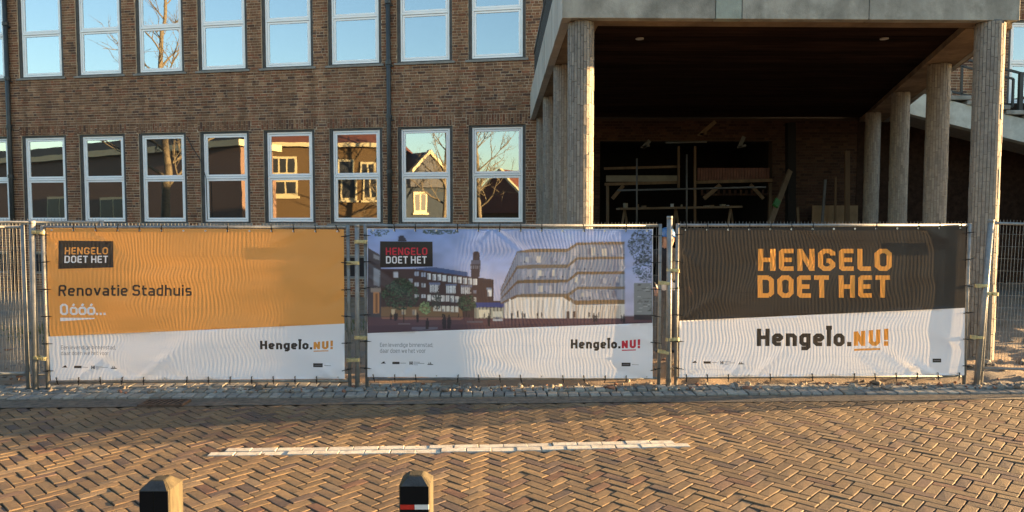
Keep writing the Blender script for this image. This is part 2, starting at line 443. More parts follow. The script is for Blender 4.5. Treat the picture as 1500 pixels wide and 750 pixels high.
# ---- gutter strip and grey edging bricks
gt = MB(); xs = np.arange(-14, 14.01, .2)
for i in range(len(xs) - 1):
    a, b = xs[i], xs[i + 1]
    w0 = lambda x: .012 * float(NA(x * 1.3, 4.4))
    gt.add([(a, ROAD_EDGE(a) - .02 + w0(a), .004 + road_z(a, 7.5)), (b, ROAD_EDGE(b) - .02 + w0(b), .004 + road_z(b, 7.5)), (b, EDGE_FRONT(b) + .02, -.012), (a, EDGE_FRONT(a) + .02, -.012)], [(0, 1, 2, 3)])
gutter = gt.build('gutter', M['gutter'], smooth=True); tag(gutter, kind='structure')
vs, fs = brick_block(.107, .167, .06, .008, .008)
emesh = []
for k in range(5):
    q = [(x + rr.uniform(-.003, .003), y + rr.uniform(-.005, .005), z + rr.uniform(-.002, .002)) for x, y, z in vs]
    mb = MB(); mb.add(q, fs); emesh.append(mb.mesh('edging_brick', M['grey_paver']))
for row in range(3):
    x = -7.2 + .04 * row
    while x < (7.4 if row < 2 else -.6 + rr.random()):
        y = EDGE_FRONT(x) + .09 + row * .178 + .02 * float(NB(x * .9, row)) + rr.gauss(0, .003)
        link('edging_brick', rr.choice(emesh), gutter, (x, y, .012 + .012 * row + .02 * float(NA(x * 1.1, row * 3)) + rr.gauss(0, .002)), (rr.gauss(0, .02), rr.gauss(0, .02), rr.gauss(0, .03) + .0238))
        x += .118 + rr.gauss(0, .002)
# bed under the edging
eb = MB(); eb.add([(-14, EDGE_FRONT(-14), -.014), (14, EDGE_FRONT(14), -.014), (14, EDGE_FRONT(14) + .36, -.006), (-14, EDGE_FRONT(-14) + .36, -.006)], [(0, 1, 2, 3)])
eb.build('edging_bed', M['bed'], gutter)

# ---- storm drain
dr = thing('storm_drain', (-3.66, 7.46, .018), .03, 'rusty slotted iron drain grate at the road edge before the orange banner', 'drain')
mb = MB()
mb.box(-.23, .23, -.115, -.095, -.03, .006); mb.box(-.23, .23, .095, .115, -.03, .006); mb.box(-.23, -.205, -.095, .095, -.03, .006); mb.box(.205, .23, -.095, .095, -.03, .006)
mb.build('frame', M['rust'], dr)
mb = MB(); mb.add([(-.21, -.1, -.004), (.21, -.1, -.004), (.21, .1, -.004), (-.21, .1, -.004)], [(0, 1, 2, 3)]); mb.build('pit', M['deep'], dr)  # flat black sheet painted as the darkness below the bars
for k in range(7):
    mb = MB(); xk = -.18 + k * .060
    mb.add([(xk - .03, -.096, -.03), (xk - .008, -.096, -.03), (xk + .042, .096, -.03), (xk + .02, .096, -.03), (xk - .03, -.096, .004), (xk - .008, -.096, .004), (xk + .042, .096, .004), (xk + .02, .096, .004)],
           [(4, 5, 6, 7), (0, 1, 5, 4), (1, 2, 6, 5), (2, 3, 7, 6), (3, 0, 4, 7)])
    mb.build('bar', M['rust'], dr)

# ================================================================== TOWN HALL WALL
WANG = R(-10.5)
WX, WY = .45, 18.8
WD = Vector((math.cos(WANG), math.sin(WANG), 0)); WNRM = Vector((math.sin(WANG), -math.cos(WANG), 0))   # along the wall, out of the wall
def refl(x, y, t):
    """place of what the wall's panes mirror along the sight line of (x, y), t metres of depth away"""
    p = at_y(x, y, t)
    k = (p - Vector((WX, WY, 0))).dot(WNRM)
    return p - 2 * k * WNRM
hall = thing('town_hall', (WX, WY, 0), WANG, 'long brown brick office wing with two rows of white windows', 'building')
# local frame: x along the wall (negative to the left), y into the building, z up
CH, HB = .0733, .0135
S0, S1 = -27.0, .35
Z0, Z1 = -.45, 9.25
openings = []
WIN = []
for k in range(13):
    a = -1.541 - 1.9654 * k
    WIN.append((a, a + 1.36))
for a, b in WIN:
    for z0, z1 in ((1.80, 4.40), (6.09, 8.68)):
        openings.append((a - .085, b + .085, z0, z1))
    openings.append((a + .10, b - .10, .28, .92))          # low cellar light
def blocked(x0, x1, z0, z1, ops):
    return any(x0 < b - .001 and x1 > a + .001 and z0 < d - .001 and z1 > c + .001 for a, b, c, d in ops)
def wall_plane(mb, s0, s1, z0, z1, ops, y=0.0, depth=.16):
    xs = sorted(set([s0, s1] + [v for o in ops for v in o[:2] if s0 < v < s1])); zs = sorted(set([z0, z1] + [v for o in ops for v in o[2:] if z0 < v < z1]))
    for i in range(len(xs) - 1):
        for j in range(len(zs) - 1):
            if not blocked(xs[i], xs[i + 1], zs[j], zs[j + 1], ops):
                mb.add([(xs[i], y, zs[j]), (xs[i + 1], y, zs[j]), (xs[i + 1], y, zs[j + 1]), (xs[i], y, zs[j + 1])], [(0, 1, 2, 3)])
    for a, b, c, d in ops:
        mb.add([(a, y, c), (b, y, c), (b, y, d), (a, y, d), (a, y + depth, c), (b, y + depth, c), (b, y + depth, d), (a, y + depth, d)], [(0, 4, 5, 1), (1, 5, 6, 2), (2, 6, 7, 3), (3, 7, 4, 0)])
def brickwork(mb, s0, s1, z0, z1, ops, seed=1, y=0.0, proud=.009, soldiers=()):
    rb = random.Random(seed); z = z0; row = 0
    while z + CH <= z1:
        x = s0 + (0 if row % 2 else -.06) - rb.random() * .1
        while x < s1:
            l = .2225 if rb.random() < .68 else .1065
            x0, x1 = max(x, s0), min(x + l, s1)
            zb, zt = z + HB / 2, z + CH - HB / 2
            segs = [(x0, x1)]
            for a, b, c, d in list(ops) + list(soldiers):
                if zb < d - .012 and zt > c + .012:
                    ns = []
                    for p, q in segs:
                        if q <= a or p >= b: ns.append((p, q)); continue
                        if p < a: ns.append((p, a))
                        if q > b: ns.append((b, q))
                    segs = ns
            for p, q in segs:
                if q - p > .022:
                    j = rb.gauss(0, .0022)
                    mb.box(p + HB / 2, q - HB / 2, y - proud + j, y + .004, zb + rb.gauss(0, .001), zt + rb.gauss(0, .001), skip='k')
            x += l
        z += CH; row += 1
    for a, b, c, d in soldiers:
        n = max(1, round((b - a) / CH)); w = (b - a) / n
        for i in range(n):
            j = rb.gauss(0, .0025)
            off = (0, .1)[i % 2]
            for p, q in (((c, c + .165 - off), (c + .165 - off, d)) if True else ()):
                if q - p > .03: mb.box(a + i * w + HB / 2, a + (i + 1) * w - HB / 2, y - proud - .002 + j, y + .004, p + HB / 2, q - HB / 2, skip='k')
soldiers = [(a - .14, b + .14, 4.405, 4.68) for a, b in WIN]
mb = MB(); wall_plane(mb, S0, S1, Z0, Z1, openings)
mb.add([(S0, 0, Z0), (S0, 8, Z0), (S0, 8, Z1), (S0, 0, Z1), (S1, 0, Z1), (S1, 8, Z1)], [(0, 3, 2, 1), (3, 4, 5, 2)])
mb.build('wall', M['mortar'], hall)
mb = MB(); brickwork(mb, S0, S1, Z0, Z1, openings, 3, soldiers=soldiers)
mb.build('brickwork', M['brick'], hall, kind='stuff')
mb = MB(); mb.box(S0 - .1, S1 + 3, -.12, 8, Z1, Z1 + .3); mb.build('cornice', M['concrete'], hall)

def window(parent, a, b, z0, z1, zt, upper):
    """dark surround, white outer frame, two sashes with panes, stone sill, dim room behind"""
    yo = .055
    o = MB()
    for q in ((a - .08, a - .003, z0 - .045, z1 + .05), (b + .003, b + .08, z0 - .045, z1 + .05)):
        o.box(q[0], q[1], yo - .03, .2, q[2], q[3])
    o.box(a - .003, b + .003, yo - .03, .2, z1 + .003, z1 + .05); o.box(a - .003, b + .003, yo - .03, .2, z0 - .045, z0 - .003)
    w = o.build('window', M['dark_frame'], parent)
    f = MB(); t = .052
    f.box(a, a + t, yo, .15, z0, z1); f.box(b - t, b, yo, .15, z0, z1)
    f.box(a + t, b - t, yo, .15, z0, z0 + t); f.box(a + t, b - t, yo, .15, z1 - t, z1)
    f.box(a + t, b - t, yo - .004, .15, zt - .03, zt + .03)
    bevel(f.build('frame', M['white_frame'], w), .006, 1)
    for k, (p, q) in enumerate(((z0 + t, zt - .03), (zt + .03, z1 - t))):
        g = MB(); g.box(a + t, b - t, .094, .10, p, q); g.build('gasket', M['gasket'], w)
        s = MB(); e = .008; d = .052
        x0, x1, c0, c1 = a + t + e, b - t - e, p + e, q - e
        s.box(x0, x0 + d, yo + .012, .13, c0, c1); s.box(x1 - d, x1, yo + .012, .13, c0, c1)
        s.box(x0 + d, x1 - d, yo + .012, .13, c0, c0 + d); s.box(x0 + d, x1 - d, yo + .012, .13, c1 - d, c1)
        bevel(s.build('sash', M['white_frame'], w), .005, 1)
        # the gasket sheet lies behind the sash only at its rim
        pn = MB(); hx, hz = (x1 - x0 - 2 * d) / 2 + .004, (c1 - c0 - 2 * d) / 2 + .004
        pn.add([(-hx, 0, -hz), (hx, 0, -hz), (hx, 0, hz), (-hx, 0, hz)], [(0, 1, 2, 3)])
        pn.build('pane', M['glass'], w, loc=((x0 + x1) / 2, .088, (c0 + c1) / 2), rot=(random.gauss(0, .0016), 0, random.gauss(0, .0022)))
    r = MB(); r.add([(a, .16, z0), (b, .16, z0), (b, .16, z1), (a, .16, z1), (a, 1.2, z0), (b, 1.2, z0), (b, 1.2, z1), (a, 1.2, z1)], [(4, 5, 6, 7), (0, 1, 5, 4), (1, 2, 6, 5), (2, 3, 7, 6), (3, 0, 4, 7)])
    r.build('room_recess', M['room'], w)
    c = MB(); n = 10; wd = (b - a) * (.30 if upper else .27)
    for i in range(n):
        xa, xb = a + .06 + wd * i / n, a + .06 + wd * (i + 1) / n
        ya, yb = .24 + .03 * (i % 2), .24 + .03 * ((i + 1) % 2)
        c.add([(xa, ya, z0 + .03), (xb, yb, z0 + .03), (xb, yb, z1 - .03), (xa, ya, z1 - .03)], [(0, 1, 2, 3)])
    c.build('curtain', M['curtain'], w)
    sl = MB(); sl.box(a - .16, b + .16, -.05, .10, z0 - .105, z0 - .046)
    bevel(sl.build('sill', M['sill'], w), .005, 1)
    return w
for k, (a, b) in enumerate(WIN):
    window(hall, a, b, 1.848, 4.342, 3.098, False)
    window(hall, a, b, 6.14, 8.63, 7.40, True)
    c = MB()
    for q in ((a + .105, a + .16, .285, .915), (b - .16, b - .105, .285, .915)): c.box(q[0], q[1], .03, .12, q[2], q[3])
    c.box(a + .16, b - .16, .03, .12, .285, .34); c.box(a + .16, b - .16, .03, .12, .86, .915)
    cw = c.build('cellar_window', M['sill'], hall)
    p = MB(); p.box(a + .16, b - .16, .09, .10, .34, .86); p.build('pane', M['house_pane'], cw)

# drainpipes, as parts of the wing
def drainpipe(x):
    p = MB(); p.tube([(x, -.085, Z0), (x, -.085, Z1)], .062, 14)
    o = p.build('drainpipe', M['pipe'], hall, smooth=True)
    for z in (1.0, 3.15, 4.62, 6.05, 7.65):
        c = MB(); c.tube([(x, -.085, z), (x, -.085, z + .10)], .082, 14); c.build('collar', M['pipe'], o)
        c = MB(); c.box(x - .11, x + .11, -.06, .0, z - .05, z - .02); c.build('bracket', M['pipe'], o)
drainpipe(-3.80); drainpipe(-15.72)
cb = MB(); cb.tube([(-9.86, -.03, 4.25), (-9.7, -.04, 3.95), (-9.45, -.04, 3.6), (-9.30, -.03, 3.1), (-9.28, -.03, 1.9)], .012, 5)
cb.build('cable', M['black'], hall)

# ================================================================== PORTICO
SB, ST = 4.495, 5.17                      # underside and top of the terrace slab
FL, FR = Vector((.637, 9.25)), Vector((6.535, 9.37))      # front corners
BLc, BRc = Vector((.475, 18.72)), Vector((9.75, 19.2))  # back corners
port = thing('portico', (FL.x, FL.y, 0), 0, 'concrete terrace slab carried on tiled round columns with dark ceiling', 'portico')
def pl(x, y, z): return (x - FL.x, y - FL.y, z)
# front fascia panels
fx = [FL.x, at_y(1048, 20, 9.3).x, at_y(1087, 20, 9.3).x, at_y(1275, 20, 9.3).x, FR.x]
for k in range(4):
    a, b = fx[k] + (.004 if k else 0), fx[k + 1] - (.004 if k < 3 else 0)
    yf = lambda x: FL.y + (FR.y - FL.y) * (x - FL.x) / (FR.x - FL.x)
    o = MB(); o.add([pl(a, yf(a), SB), pl(b, yf(b), SB), pl(b, yf(b), ST), pl(a, yf(a), ST), pl(a, yf(a) + .14, SB), pl(b, yf(b) + .14, SB), pl(b, yf(b) + .14, ST), pl(a, yf(a) + .14, ST)],
                    [(0, 1, 2, 3), (5, 4, 7, 6), (0, 4, 5, 1), (3, 2, 6, 7), (1, 5, 6, 2), (4, 0, 3, 7)])
    bevel(o.build('fascia_panel', M['concrete_green'] if k == 1 else M['concrete'], port, label='green stained narrow fascia panel' if k == 1 else None), .008, 2)
# left side fascia: upright concrete planks with grooves
side = BLc - FL; sd = side.normalized(); sn = Vector((-abs(sd.y), sd.x if sd.x < 0 else -sd.x))
nside = 34
for k in range(nside):
    p, q = FL + side * ((k + (.0 if k else .016)) / nside), FL + side * ((k + 1) / nside) - sd * .012
    o = MB(); yn = Vector((.12, 0)); j = random.gauss(0, .002)
    o.add([pl(p.x + j, p.y, SB - .001), pl(q.x + j, q.y, SB - .001), pl(q.x + j, q.y, ST), pl(p.x + j, p.y, ST), pl(p.x + .12, p.y, SB - .001), pl(q.x + .12, q.y, SB - .001), pl(q.x + .12, q.y, ST), pl(p.x + .12, p.y, ST)],
          [(1, 0, 3, 2), (4, 5, 6, 7), (0, 1, 5, 4), (2, 3, 7, 6), (0, 4, 7, 3), (5, 1, 2, 6)])
    o.build('side_panel', M['concrete_side'], port)
def strip(mb, p0, p1, inner0, inner1, z0, z1):
    """slab piece between outer edge p0-p1 and inner edge, z0..z1"""
    q = [p0, p1, inner1, inner0]
    mb.add([pl(a.x, a.y, z0) for a in q] + [pl(a.x, a.y, z1) for a in q], [(3, 2, 1, 0), (4, 5, 6, 7), (0, 1, 5, 4), (1, 2, 6, 5), (2, 3, 7, 6), (3, 0, 4, 7)])
E = Vector((.002, .145))
rdir = (BRc - FR).normalized()
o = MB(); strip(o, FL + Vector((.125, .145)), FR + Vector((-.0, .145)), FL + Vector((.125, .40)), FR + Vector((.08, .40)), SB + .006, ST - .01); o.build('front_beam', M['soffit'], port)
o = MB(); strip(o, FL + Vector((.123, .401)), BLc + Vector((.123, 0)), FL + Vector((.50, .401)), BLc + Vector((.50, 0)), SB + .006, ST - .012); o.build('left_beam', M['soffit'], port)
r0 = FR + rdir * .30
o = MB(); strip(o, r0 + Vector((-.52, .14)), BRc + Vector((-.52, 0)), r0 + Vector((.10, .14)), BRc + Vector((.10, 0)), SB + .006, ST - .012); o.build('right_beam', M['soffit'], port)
o = MB(); strip(o, FR + Vector((.002, .145)) - rdir * .13, BRc + Vector((.25, 0)), FR + Vector((-.05, .145)), BRc + Vector((.10, 0)), SB, ST); o.build('right_fascia', M['concrete'], port)
o = MB(); strip(o, FL + Vector((.06, .05)), FR + Vector((-.05, .05)), BLc + Vector((.06, .05)), BRc + Vector((-.1, .1)), ST - .009, ST + .05); o.build('terrace_floor', M['sill'], port)
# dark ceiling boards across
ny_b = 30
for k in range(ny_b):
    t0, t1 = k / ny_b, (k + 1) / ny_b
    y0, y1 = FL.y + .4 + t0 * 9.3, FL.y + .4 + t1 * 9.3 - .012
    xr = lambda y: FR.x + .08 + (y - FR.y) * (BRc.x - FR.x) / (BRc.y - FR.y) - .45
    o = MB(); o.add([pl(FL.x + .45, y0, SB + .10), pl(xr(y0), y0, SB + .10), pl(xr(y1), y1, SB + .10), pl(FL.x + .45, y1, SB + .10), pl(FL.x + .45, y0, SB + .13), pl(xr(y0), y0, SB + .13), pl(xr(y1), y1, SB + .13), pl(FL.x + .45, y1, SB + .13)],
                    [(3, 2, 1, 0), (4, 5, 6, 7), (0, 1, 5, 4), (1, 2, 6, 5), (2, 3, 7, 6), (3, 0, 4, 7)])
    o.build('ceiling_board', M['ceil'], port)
# columns
CR = .166
core = MB(); core.tube([(0, 0, -.3), (0, 0, SB + .01)], CR, 40)
core_me = core.mesh('column', M['tile_joint'], smooth=True)
tl = MB(); rt = random.Random(5); ncol = 26
for i in range(ncol):
    a0, a1 = 2 * math.pi * i / ncol, 2 * math.pi * (i + 1) / ncol
    z = -.3 - rt.random() * .2
    while z < SB - .004:
        h = .205 + rt.choice((0, 0, -.03, .05)); ro = CR + .007 + rt.gauss(0, .0018)
        zb, zt = z + .004, min(z + h - .004, SB - .006); g = .021
        if zt - zb > .03:
            pts = [(ro * math.cos(a), ro * math.sin(a)) for a in (a0 + g, a1 - g)] + [((CR - .006) * math.cos(a), (CR - .006) * math.sin(a)) for a in (a0 + g, a1 - g)]
            tl.add([(*pts[0], zb), (*pts[1], zb), (*pts[1], zt), (*pts[0], zt), (*pts[2], zb), (*pts[3], zb), (*pts[3], zt), (*pts[2], zt)], [(0, 1, 2, 3), (0, 4, 5, 1), (1, 5, 6, 2), (2, 6, 7, 3), (3, 7, 4, 0)])
        z += h
tile_me = tl.mesh('tile_cladding', M['tile'])
lcols = [(.900, 9.50), (.865, 12.15), (.825, 15.25), (.79, 18.35)]
rcols = [(6.25, 9.52), (7.09, 12.05), (7.89, 14.7), (8.74, 17.5)]
for k, (x, y) in enumerate(lcols + rcols):
    c = link('column', core_me, port, pl(x, y, 0))
    t = link('tile_cladding', tile_me, c, (0, 0, 0), (0, 0, k * 1.3)); t['kind'] = 'stuff'
# ceiling lamps
for x in (937, 1295):
    p = at_y(x, 66, 10.75 - .05)
    p = Vector((p.x * 1.0, p.y, SB + .09))
    o = MB(); o.tube([pl(p.x, p.y, SB + .088), pl(p.x, p.y, SB + .102)], .06, 18); o.build('ceiling_lamp', M['lamp'], port)
# terrace railing along the left edge
rl = thing('terrace_railing', (FL.x, FL.y, ST), 0, 'black iron railing on the left edge of the concrete terrace', 'railing')
def rp(t, dz, off=.10): p = FL + side * t; return (p.x + off - FL.x, p.y - FL.y, dz)
o = MB(); o.bar(rp(.005, .10), rp(.995, .10), .16, .06); o.build('coping', M['concrete_side'], rl)
o = MB(); o.bar(rp(.005, 1.0), rp(.995, 1.0), .05, .05); o.build('handrail', M['black'], rl)
o = MB(); o.bar(rp(.005, .2), rp(.995, .2), .03, .03); o.build('bottom_rail', M['black'], rl)
for k in range(56):
    o = MB(); o.bar(rp(.012 + k * .0175, .13), rp(.012 + k * .0175, .98), .022, .022); o.build('baluster', M['black'], rl)

# ---- back of the portico
back = thing('entrance_wall', (.6, 19.25, 0), 0, 'brick back wall, coloured dark for the shade, under the terrace with a wide opening', 'wall')
bops = [(1.75, 6.35, -.4, 4.0)]
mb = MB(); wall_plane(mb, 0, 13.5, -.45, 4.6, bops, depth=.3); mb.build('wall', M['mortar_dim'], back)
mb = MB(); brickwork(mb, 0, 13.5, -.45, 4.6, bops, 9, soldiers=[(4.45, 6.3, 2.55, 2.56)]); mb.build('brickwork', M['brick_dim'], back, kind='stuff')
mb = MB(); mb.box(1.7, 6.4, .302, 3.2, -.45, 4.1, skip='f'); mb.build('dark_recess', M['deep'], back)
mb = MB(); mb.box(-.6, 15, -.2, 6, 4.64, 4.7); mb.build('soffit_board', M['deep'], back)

# ================================================================== STAIR AND RIGHT WING
wing = thing('right_wing', (9.0, 19.6, 0), R(3), 'brick wing behind the outside stair at the right edge', 'building')
wops = [(4.55, 5.85, 5.05, 7.35), (7.0, 8.3, 5.05, 7.35)]
mb = MB(); wall_plane(mb, .0, 11, 4.62, 9.25, wops); mb.build('wall', M['mortar'], wing)
mb = MB(); brickwork(mb, .0, 11, 4.62, 9.25, wops, 21, soldiers=[(a - .1, b + .1, 7.36, 7.62) for a, b, c, d in wops]); mb.build('brickwork', M['brick'], wing, kind='stuff')
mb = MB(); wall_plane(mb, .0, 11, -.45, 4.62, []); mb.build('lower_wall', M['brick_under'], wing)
mb = MB(); mb.box(-.1, 11.1, -.12, 6, 9.25, 9.55); mb.build('cornice', M['concrete'], wing)
mb = MB(); mb.box(6.5, 13.5, -6.6, -.15, -.45, 5.6); mb.build('end_block', M['house_brick_dark'], wing)  # unseen block added to keep the sun off the back columns
for a, b, c, d in wops:
    window(wing, a + .085, b - .085, c + .05, d - .06, (c + d) / 2, True)
stair = thing('outside_stair', (9.2, 17.3, 0), 0, 'pale concrete stair with black railing descending right of the columns', 'stair')
SL = -.245                                 # slope of the flight
top_z = 5.02
def sz(x): return top_z + SL * x
mb = MB(); mb.prism([(.28, sz(.28) + .05), (.28, sz(.28) - .50), (7, sz(7) - .50), (7, sz(7) + .05)][::-1], 0, .25)
mb.build('stringer', M['stringer'], stair)
mb = MB(); mb.prism([(.29, sz(.29)), (.29, sz(.29) - .30), (7, sz(7) - .30), (7, sz(7))][::-1], .251, 1.9)
mb.build('flight', M['sill'], stair)
for k in range(14):
    x = .30 + k * .47
    mb = MB(); mb.box(x - .06, x + .50, -.06, 1.92, sz(x) + .052, sz(x) + .152); bevel(mb.build('tread', M['concrete'], stair), .012, 2)
mb = MB(); mb.box(.12, .30, -.06, 1.92, top_z + .04, top_z + .12); mb.build('landing', M['concrete'], stair)
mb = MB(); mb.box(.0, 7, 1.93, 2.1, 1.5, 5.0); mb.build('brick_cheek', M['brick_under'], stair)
rail = thing('stair_railing', (9.2, 17.3, 0), 0, 'black iron stair railing with upright loops beside the right column', 'railing')
def rz(x): return sz(x) + .16
mb = MB(); mb.bar((-.9, .1, top_z + 1.12), (.3, .1, top_z + 1.12), .05, .05); mb.bar((.3, .1, rz(.3) + .98), (6.9, .1, rz(6.9) + .98), .05, .05); mb.build('handrail', M['black'], rail)
for k in range(8):
    x = -.75 + k * .94
    mb = MB(); zb = rz(x) if x > .3 else top_z + .2
    mb.box(x - .045, x + .045, .06, .14, zb - .02, zb + 1.0); mb.build('post', M['black'], rail)
    mb = MB()
    xa, xb = x + .16, x + .76
    g = lambda q: rz(q) if q > .3 else top_z + .18
    for c in range(3):
        p = xa + c * (xb - xa) / 2
        mb.bar((p, .1, g(p) + .14), (p, .1, g(p) + .80), .045, .045)
    mb.bar((xa, .1, g(xa) + .14), (xb, .1, g(xb) + .14), .045, .045); mb.bar((xa, .1, g(xa) + .80), (xb, .1, g(xb) + .80), .045, .045)
    mb.build('baluster_loop', M['black'], rail)

# ================================================================== SITE CLUTTER UNDER THE TERRACE
def at_(x, y, Y): return at_y(x, y, Y)
def beam(name, p, q, Y, w, mtl, label, cat, d=.06, Y2=None):
    a, b = at_(p[0], p[1], Y), at_(q[0], q[1], Y2 if Y2 else Y)
    c = a.copy()
    t = thing(name, a, 0, label, cat)
    mb = MB(); mb.bar((0, 0, 0), b - a, w, d, up=(0, 1, 0)); mb.build(name.split('_')[-1] if name.split('_')[-1] != name else 'body', mtl, t)
    return t
def plain(name, mb, mtl, label, cat, group=None):
    # move the mesh so that its origin is at its own base
    xs = [v[0] for v in mb.v]; ys = [v[1] for v in mb.v]; zs = [v[2] for v in mb.v]
    c = Vector(((min(xs) + max(xs)) / 2, (min(ys) + max(ys)) / 2, min(zs)))
    mb.v = [tuple(Vector(p) - c) for p in mb.v]
    o = mb.build(name, mtl, None, loc=c)
    return tag(o, label, cat, group)
def bar_thing(name, p, q, Y, w, mtl, label, cat, d=.05, Y2=None):
    mb = MB(); mb.bar(at_(p[0], p[1], Y), at_(q[0], q[1], Y2 or Y), w, d, up=(0, 1, 0))
    return plain(name, mb, mtl, label, cat)
YB = 18.6
frame = thing('timber_frame', at_(990, 340, YB), 0, 'raw timber frame of posts, rails and braces across the dark opening', 'frame')
fo = Vector(frame.location)
def fpart(name, p, q, w, mtl=M['timber'], dy=0, d=.07):
    mb = MB(); mb.bar(at_(p[0], p[1], YB + dy) - fo, at_(q[0], q[1], YB + dy) - fo, w, d, up=(0, 1, 0)); mb.build(name, mtl, frame)
fpart('rail', (885, 247), (996, 244), .06); fpart('rail', (886, 270), (994, 267), .07); fpart('rail', (1020, 267), (1131, 264), .08)
fpart('stud', (994, 275), (994, 214), .05, dy=-.06); fpart('stud', (1018, 335), (1018, 214), .05, dy=-.06); fpart('stud', (890, 335), (890, 270), .07, M['timber_dark'], dy=.08)
fpart('stud', (1128, 335), (1128, 268), .07, M['timber_dark'], dy=.08)
fpart('brace', (897, 291), (913, 272), .09, dy=.02); fpart('brace', (1031, 291), (1055, 271), .10, dy=.02); fpart('brace', (1118, 291), (1099, 270), .08, dy=.02)
mb = MB(); a, b = at_(888, 266, YB + .05) - fo, at_(992, 257, YB + .05) - fo; mb.box(a.x, b.x, a.y, a.y + .03, a.z, b.z); mb.build('infill_board', M['board'], frame)
mb = MB(); a, b = at_(1022, 264, YB + .16) - fo, at_(1128, 246, YB + .16) - fo
for k in range(26):
    x = a.x + (b.x - a.x) * k / 26
    mb.box(x, x + (b.x - a.x) / 26 * .8, a.y, a.y + .03, a.z, b.z)
mb.build('ribbed_panel', M['panel_brown'], frame)
scaf = thing('scaffold', at_(933, 340, 17.2), 0, 'thin grey scaffold poles standing before the timber frame', 'scaffold')
so = Vector(scaf.location)
for p, q, nm in (((933, 345), (933, 232), 'upright'), ((1006, 345), (1006, 226), 'upright'), ((905, 279), (1122, 274), 'crossbar'), ((975, 209), (1035, 208), 'crossbar')):
    mb = MB(); mb.tube([at_(p[0], p[1], 17.2) - so, at_(q[0], q[1], 17.2) - so], .022, 8); mb.build(nm, M['shaded_grey'], scaf, smooth=True)
tab = thing('work_table', at_(990, 345, 17.9), 0, 'long trestle work table with clutter inside the dark opening', 'table')
to = Vector(tab.location)
mb = MB(); mb.bar(at_(905, 306, 17.9) - to, at_(1082, 303, 17.9) - to, .05, .6, up=(0, 1, 0)); mb.build('tabletop', M['timber_dark'], tab)
for x in (915, 990, 1070):
    for s in (-1, 1):
        mb = MB(); mb.bar(at_(x + s * 7, 350, 17.9 + .2 * s) - to, at_(x, 306, 17.9) - to, .05, .05, up=(0, 1, 0)); mb.build('leg', M['timber_dark'], tab)
clut = [(913, 7, 7, 'pale square tin at the left end of the work table', M['board']), (932, 4, 5, 'small brown pot right of the pale tin', M['timber']), (940, 6, 3, 'low brown box near the left of the work table', M['timber_dark']),
        (982, 5, 6, 'grey paint tin left of the table middle', M['galv_dull']), (997, 3, 5, 'narrow pale bottle at the table middle', M['board']), (1032, 6, 3, 'flat pale packet right of the table middle', M['board']),
        (1040, 5, 4, 'brown carton beside the flat packet', M['timber']), (1056, 6, 5, 'pale carton near the right end of the work table', M['board']), (1064, 4, 4, 'small dark tin at the right end of the work table', M['galv_dull'])]
for x, w, h, lab, mt in clut:
    p, q = at_(x, 304.4, 17.8), at_(x + w, 304.4 - h, 17.8)
    mb = MB()
    if 'tin' in lab or 'pot' in lab or 'bottle' in lab:
        r_ = (q.x - p.x) / 2; cx = (p.x + q.x) / 2
        mb.tube([(cx, 17.8, p.z), (cx, 17.8, p.z + (q.z - p.z) * .85), (cx, 17.8, q.z)], [r_, r_, r_ * (.45 if 'bottle' in lab else 1.05)], 12)
    else:
        mb.box(p.x, q.x, 17.75, 17.9, p.z, q.z); mb.box(p.x - .004, q.x + .004, 17.745, 17.905, q.z - .02, q.z + .003)
    plain('tin' if 'tin' in lab else 'pot' if 'pot' in lab else 'bottle' if 'bottle' in lab else 'carton', mb, mt, lab, 'container')
pk = thing('leaning_plank', at_(1124, 338, 16.6), 0, 'long pale plank with green tape leaning beside the dark pillar', 'plank')
po = Vector(pk.location)
mb = MB(); mb.bar((0, 0, 0), at_(1157, 250, 18.3) - po, .13, .05, up=(0, 1, 0)); mb.build('board', M['timber_dark'], pk)
mb = MB(); a = at_(1135, 302, 17.17) - po; b = at_(1138.5, 293, 17.33) - po; mb.bar(a + Vector((0, -.03, 0)), b + Vector((0, -.03, 0)), .14, .06, up=(0, 1, 0)); mb.build('tape', M['green_tape'], pk)
bar_thing('pillar', (1158, 345), (1158, 180), 18.4, .2, M['deep'], 'square dark pillar right of the leaning plank', 'pillar', .2)
bar_thing('plank', (1241, 345), (1241, 221), 18.2, .12, M['timber'], 'tall wide upright plank against the brick near the back column', 'plank')
bar_thing('plank', (1223, 345), (1224, 260), 18.3, .05, M['timber'], 'thin upright batten just left of the tall wide plank', 'plank', .03)
bar_thing('plank', (1203, 345), (1209, 263), 18.1, .06, M['shaded_grey'], 'grey leaning batten in front of the plywood sheet', 'plank', .03)
bar_thing('plank', (1171, 345), (1168, 304), 18.3, .06, M['timber'], 'short leaning batten left of the plywood sheet', 'plank', .03)
mb = MB(); a, b = at_(1189, 345, 18.6), at_(1257, 301, 18.6); mb.box(a.x, b.x, 18.6, 18.62, a.z, b.z); plain('plywood_sheet', mb, M['ply'], 'low plywood sheet standing against the dim brick wall', 'board')
for k, (x0, y0, x1, y1) in enumerate(((1025, 198, 1048, 178), (942, 216, 952, 206), (1083, 216, 1090, 200))):
    mb = MB(); mb.bar(at_(x0, y0, 17.6), at_(x1, y1, 17.6), .09, .02, up=(0, 1, 0)); mb.bar(at_(x0 - 3, y0, 17.6), at_(x0 + 10, y0 - 3, 17.6), .05, .02, up=(0, 1, 0))
    plain('hanging_panel', mb, M['shaded_grey'] if k else M['timber_dark'], ['loose pale ceiling sheet hanging at the back of the ceiling', 'small bent metal strip hanging left of the loose sheet', 'short bent strip hanging right of the loose sheet'][k], 'debris')

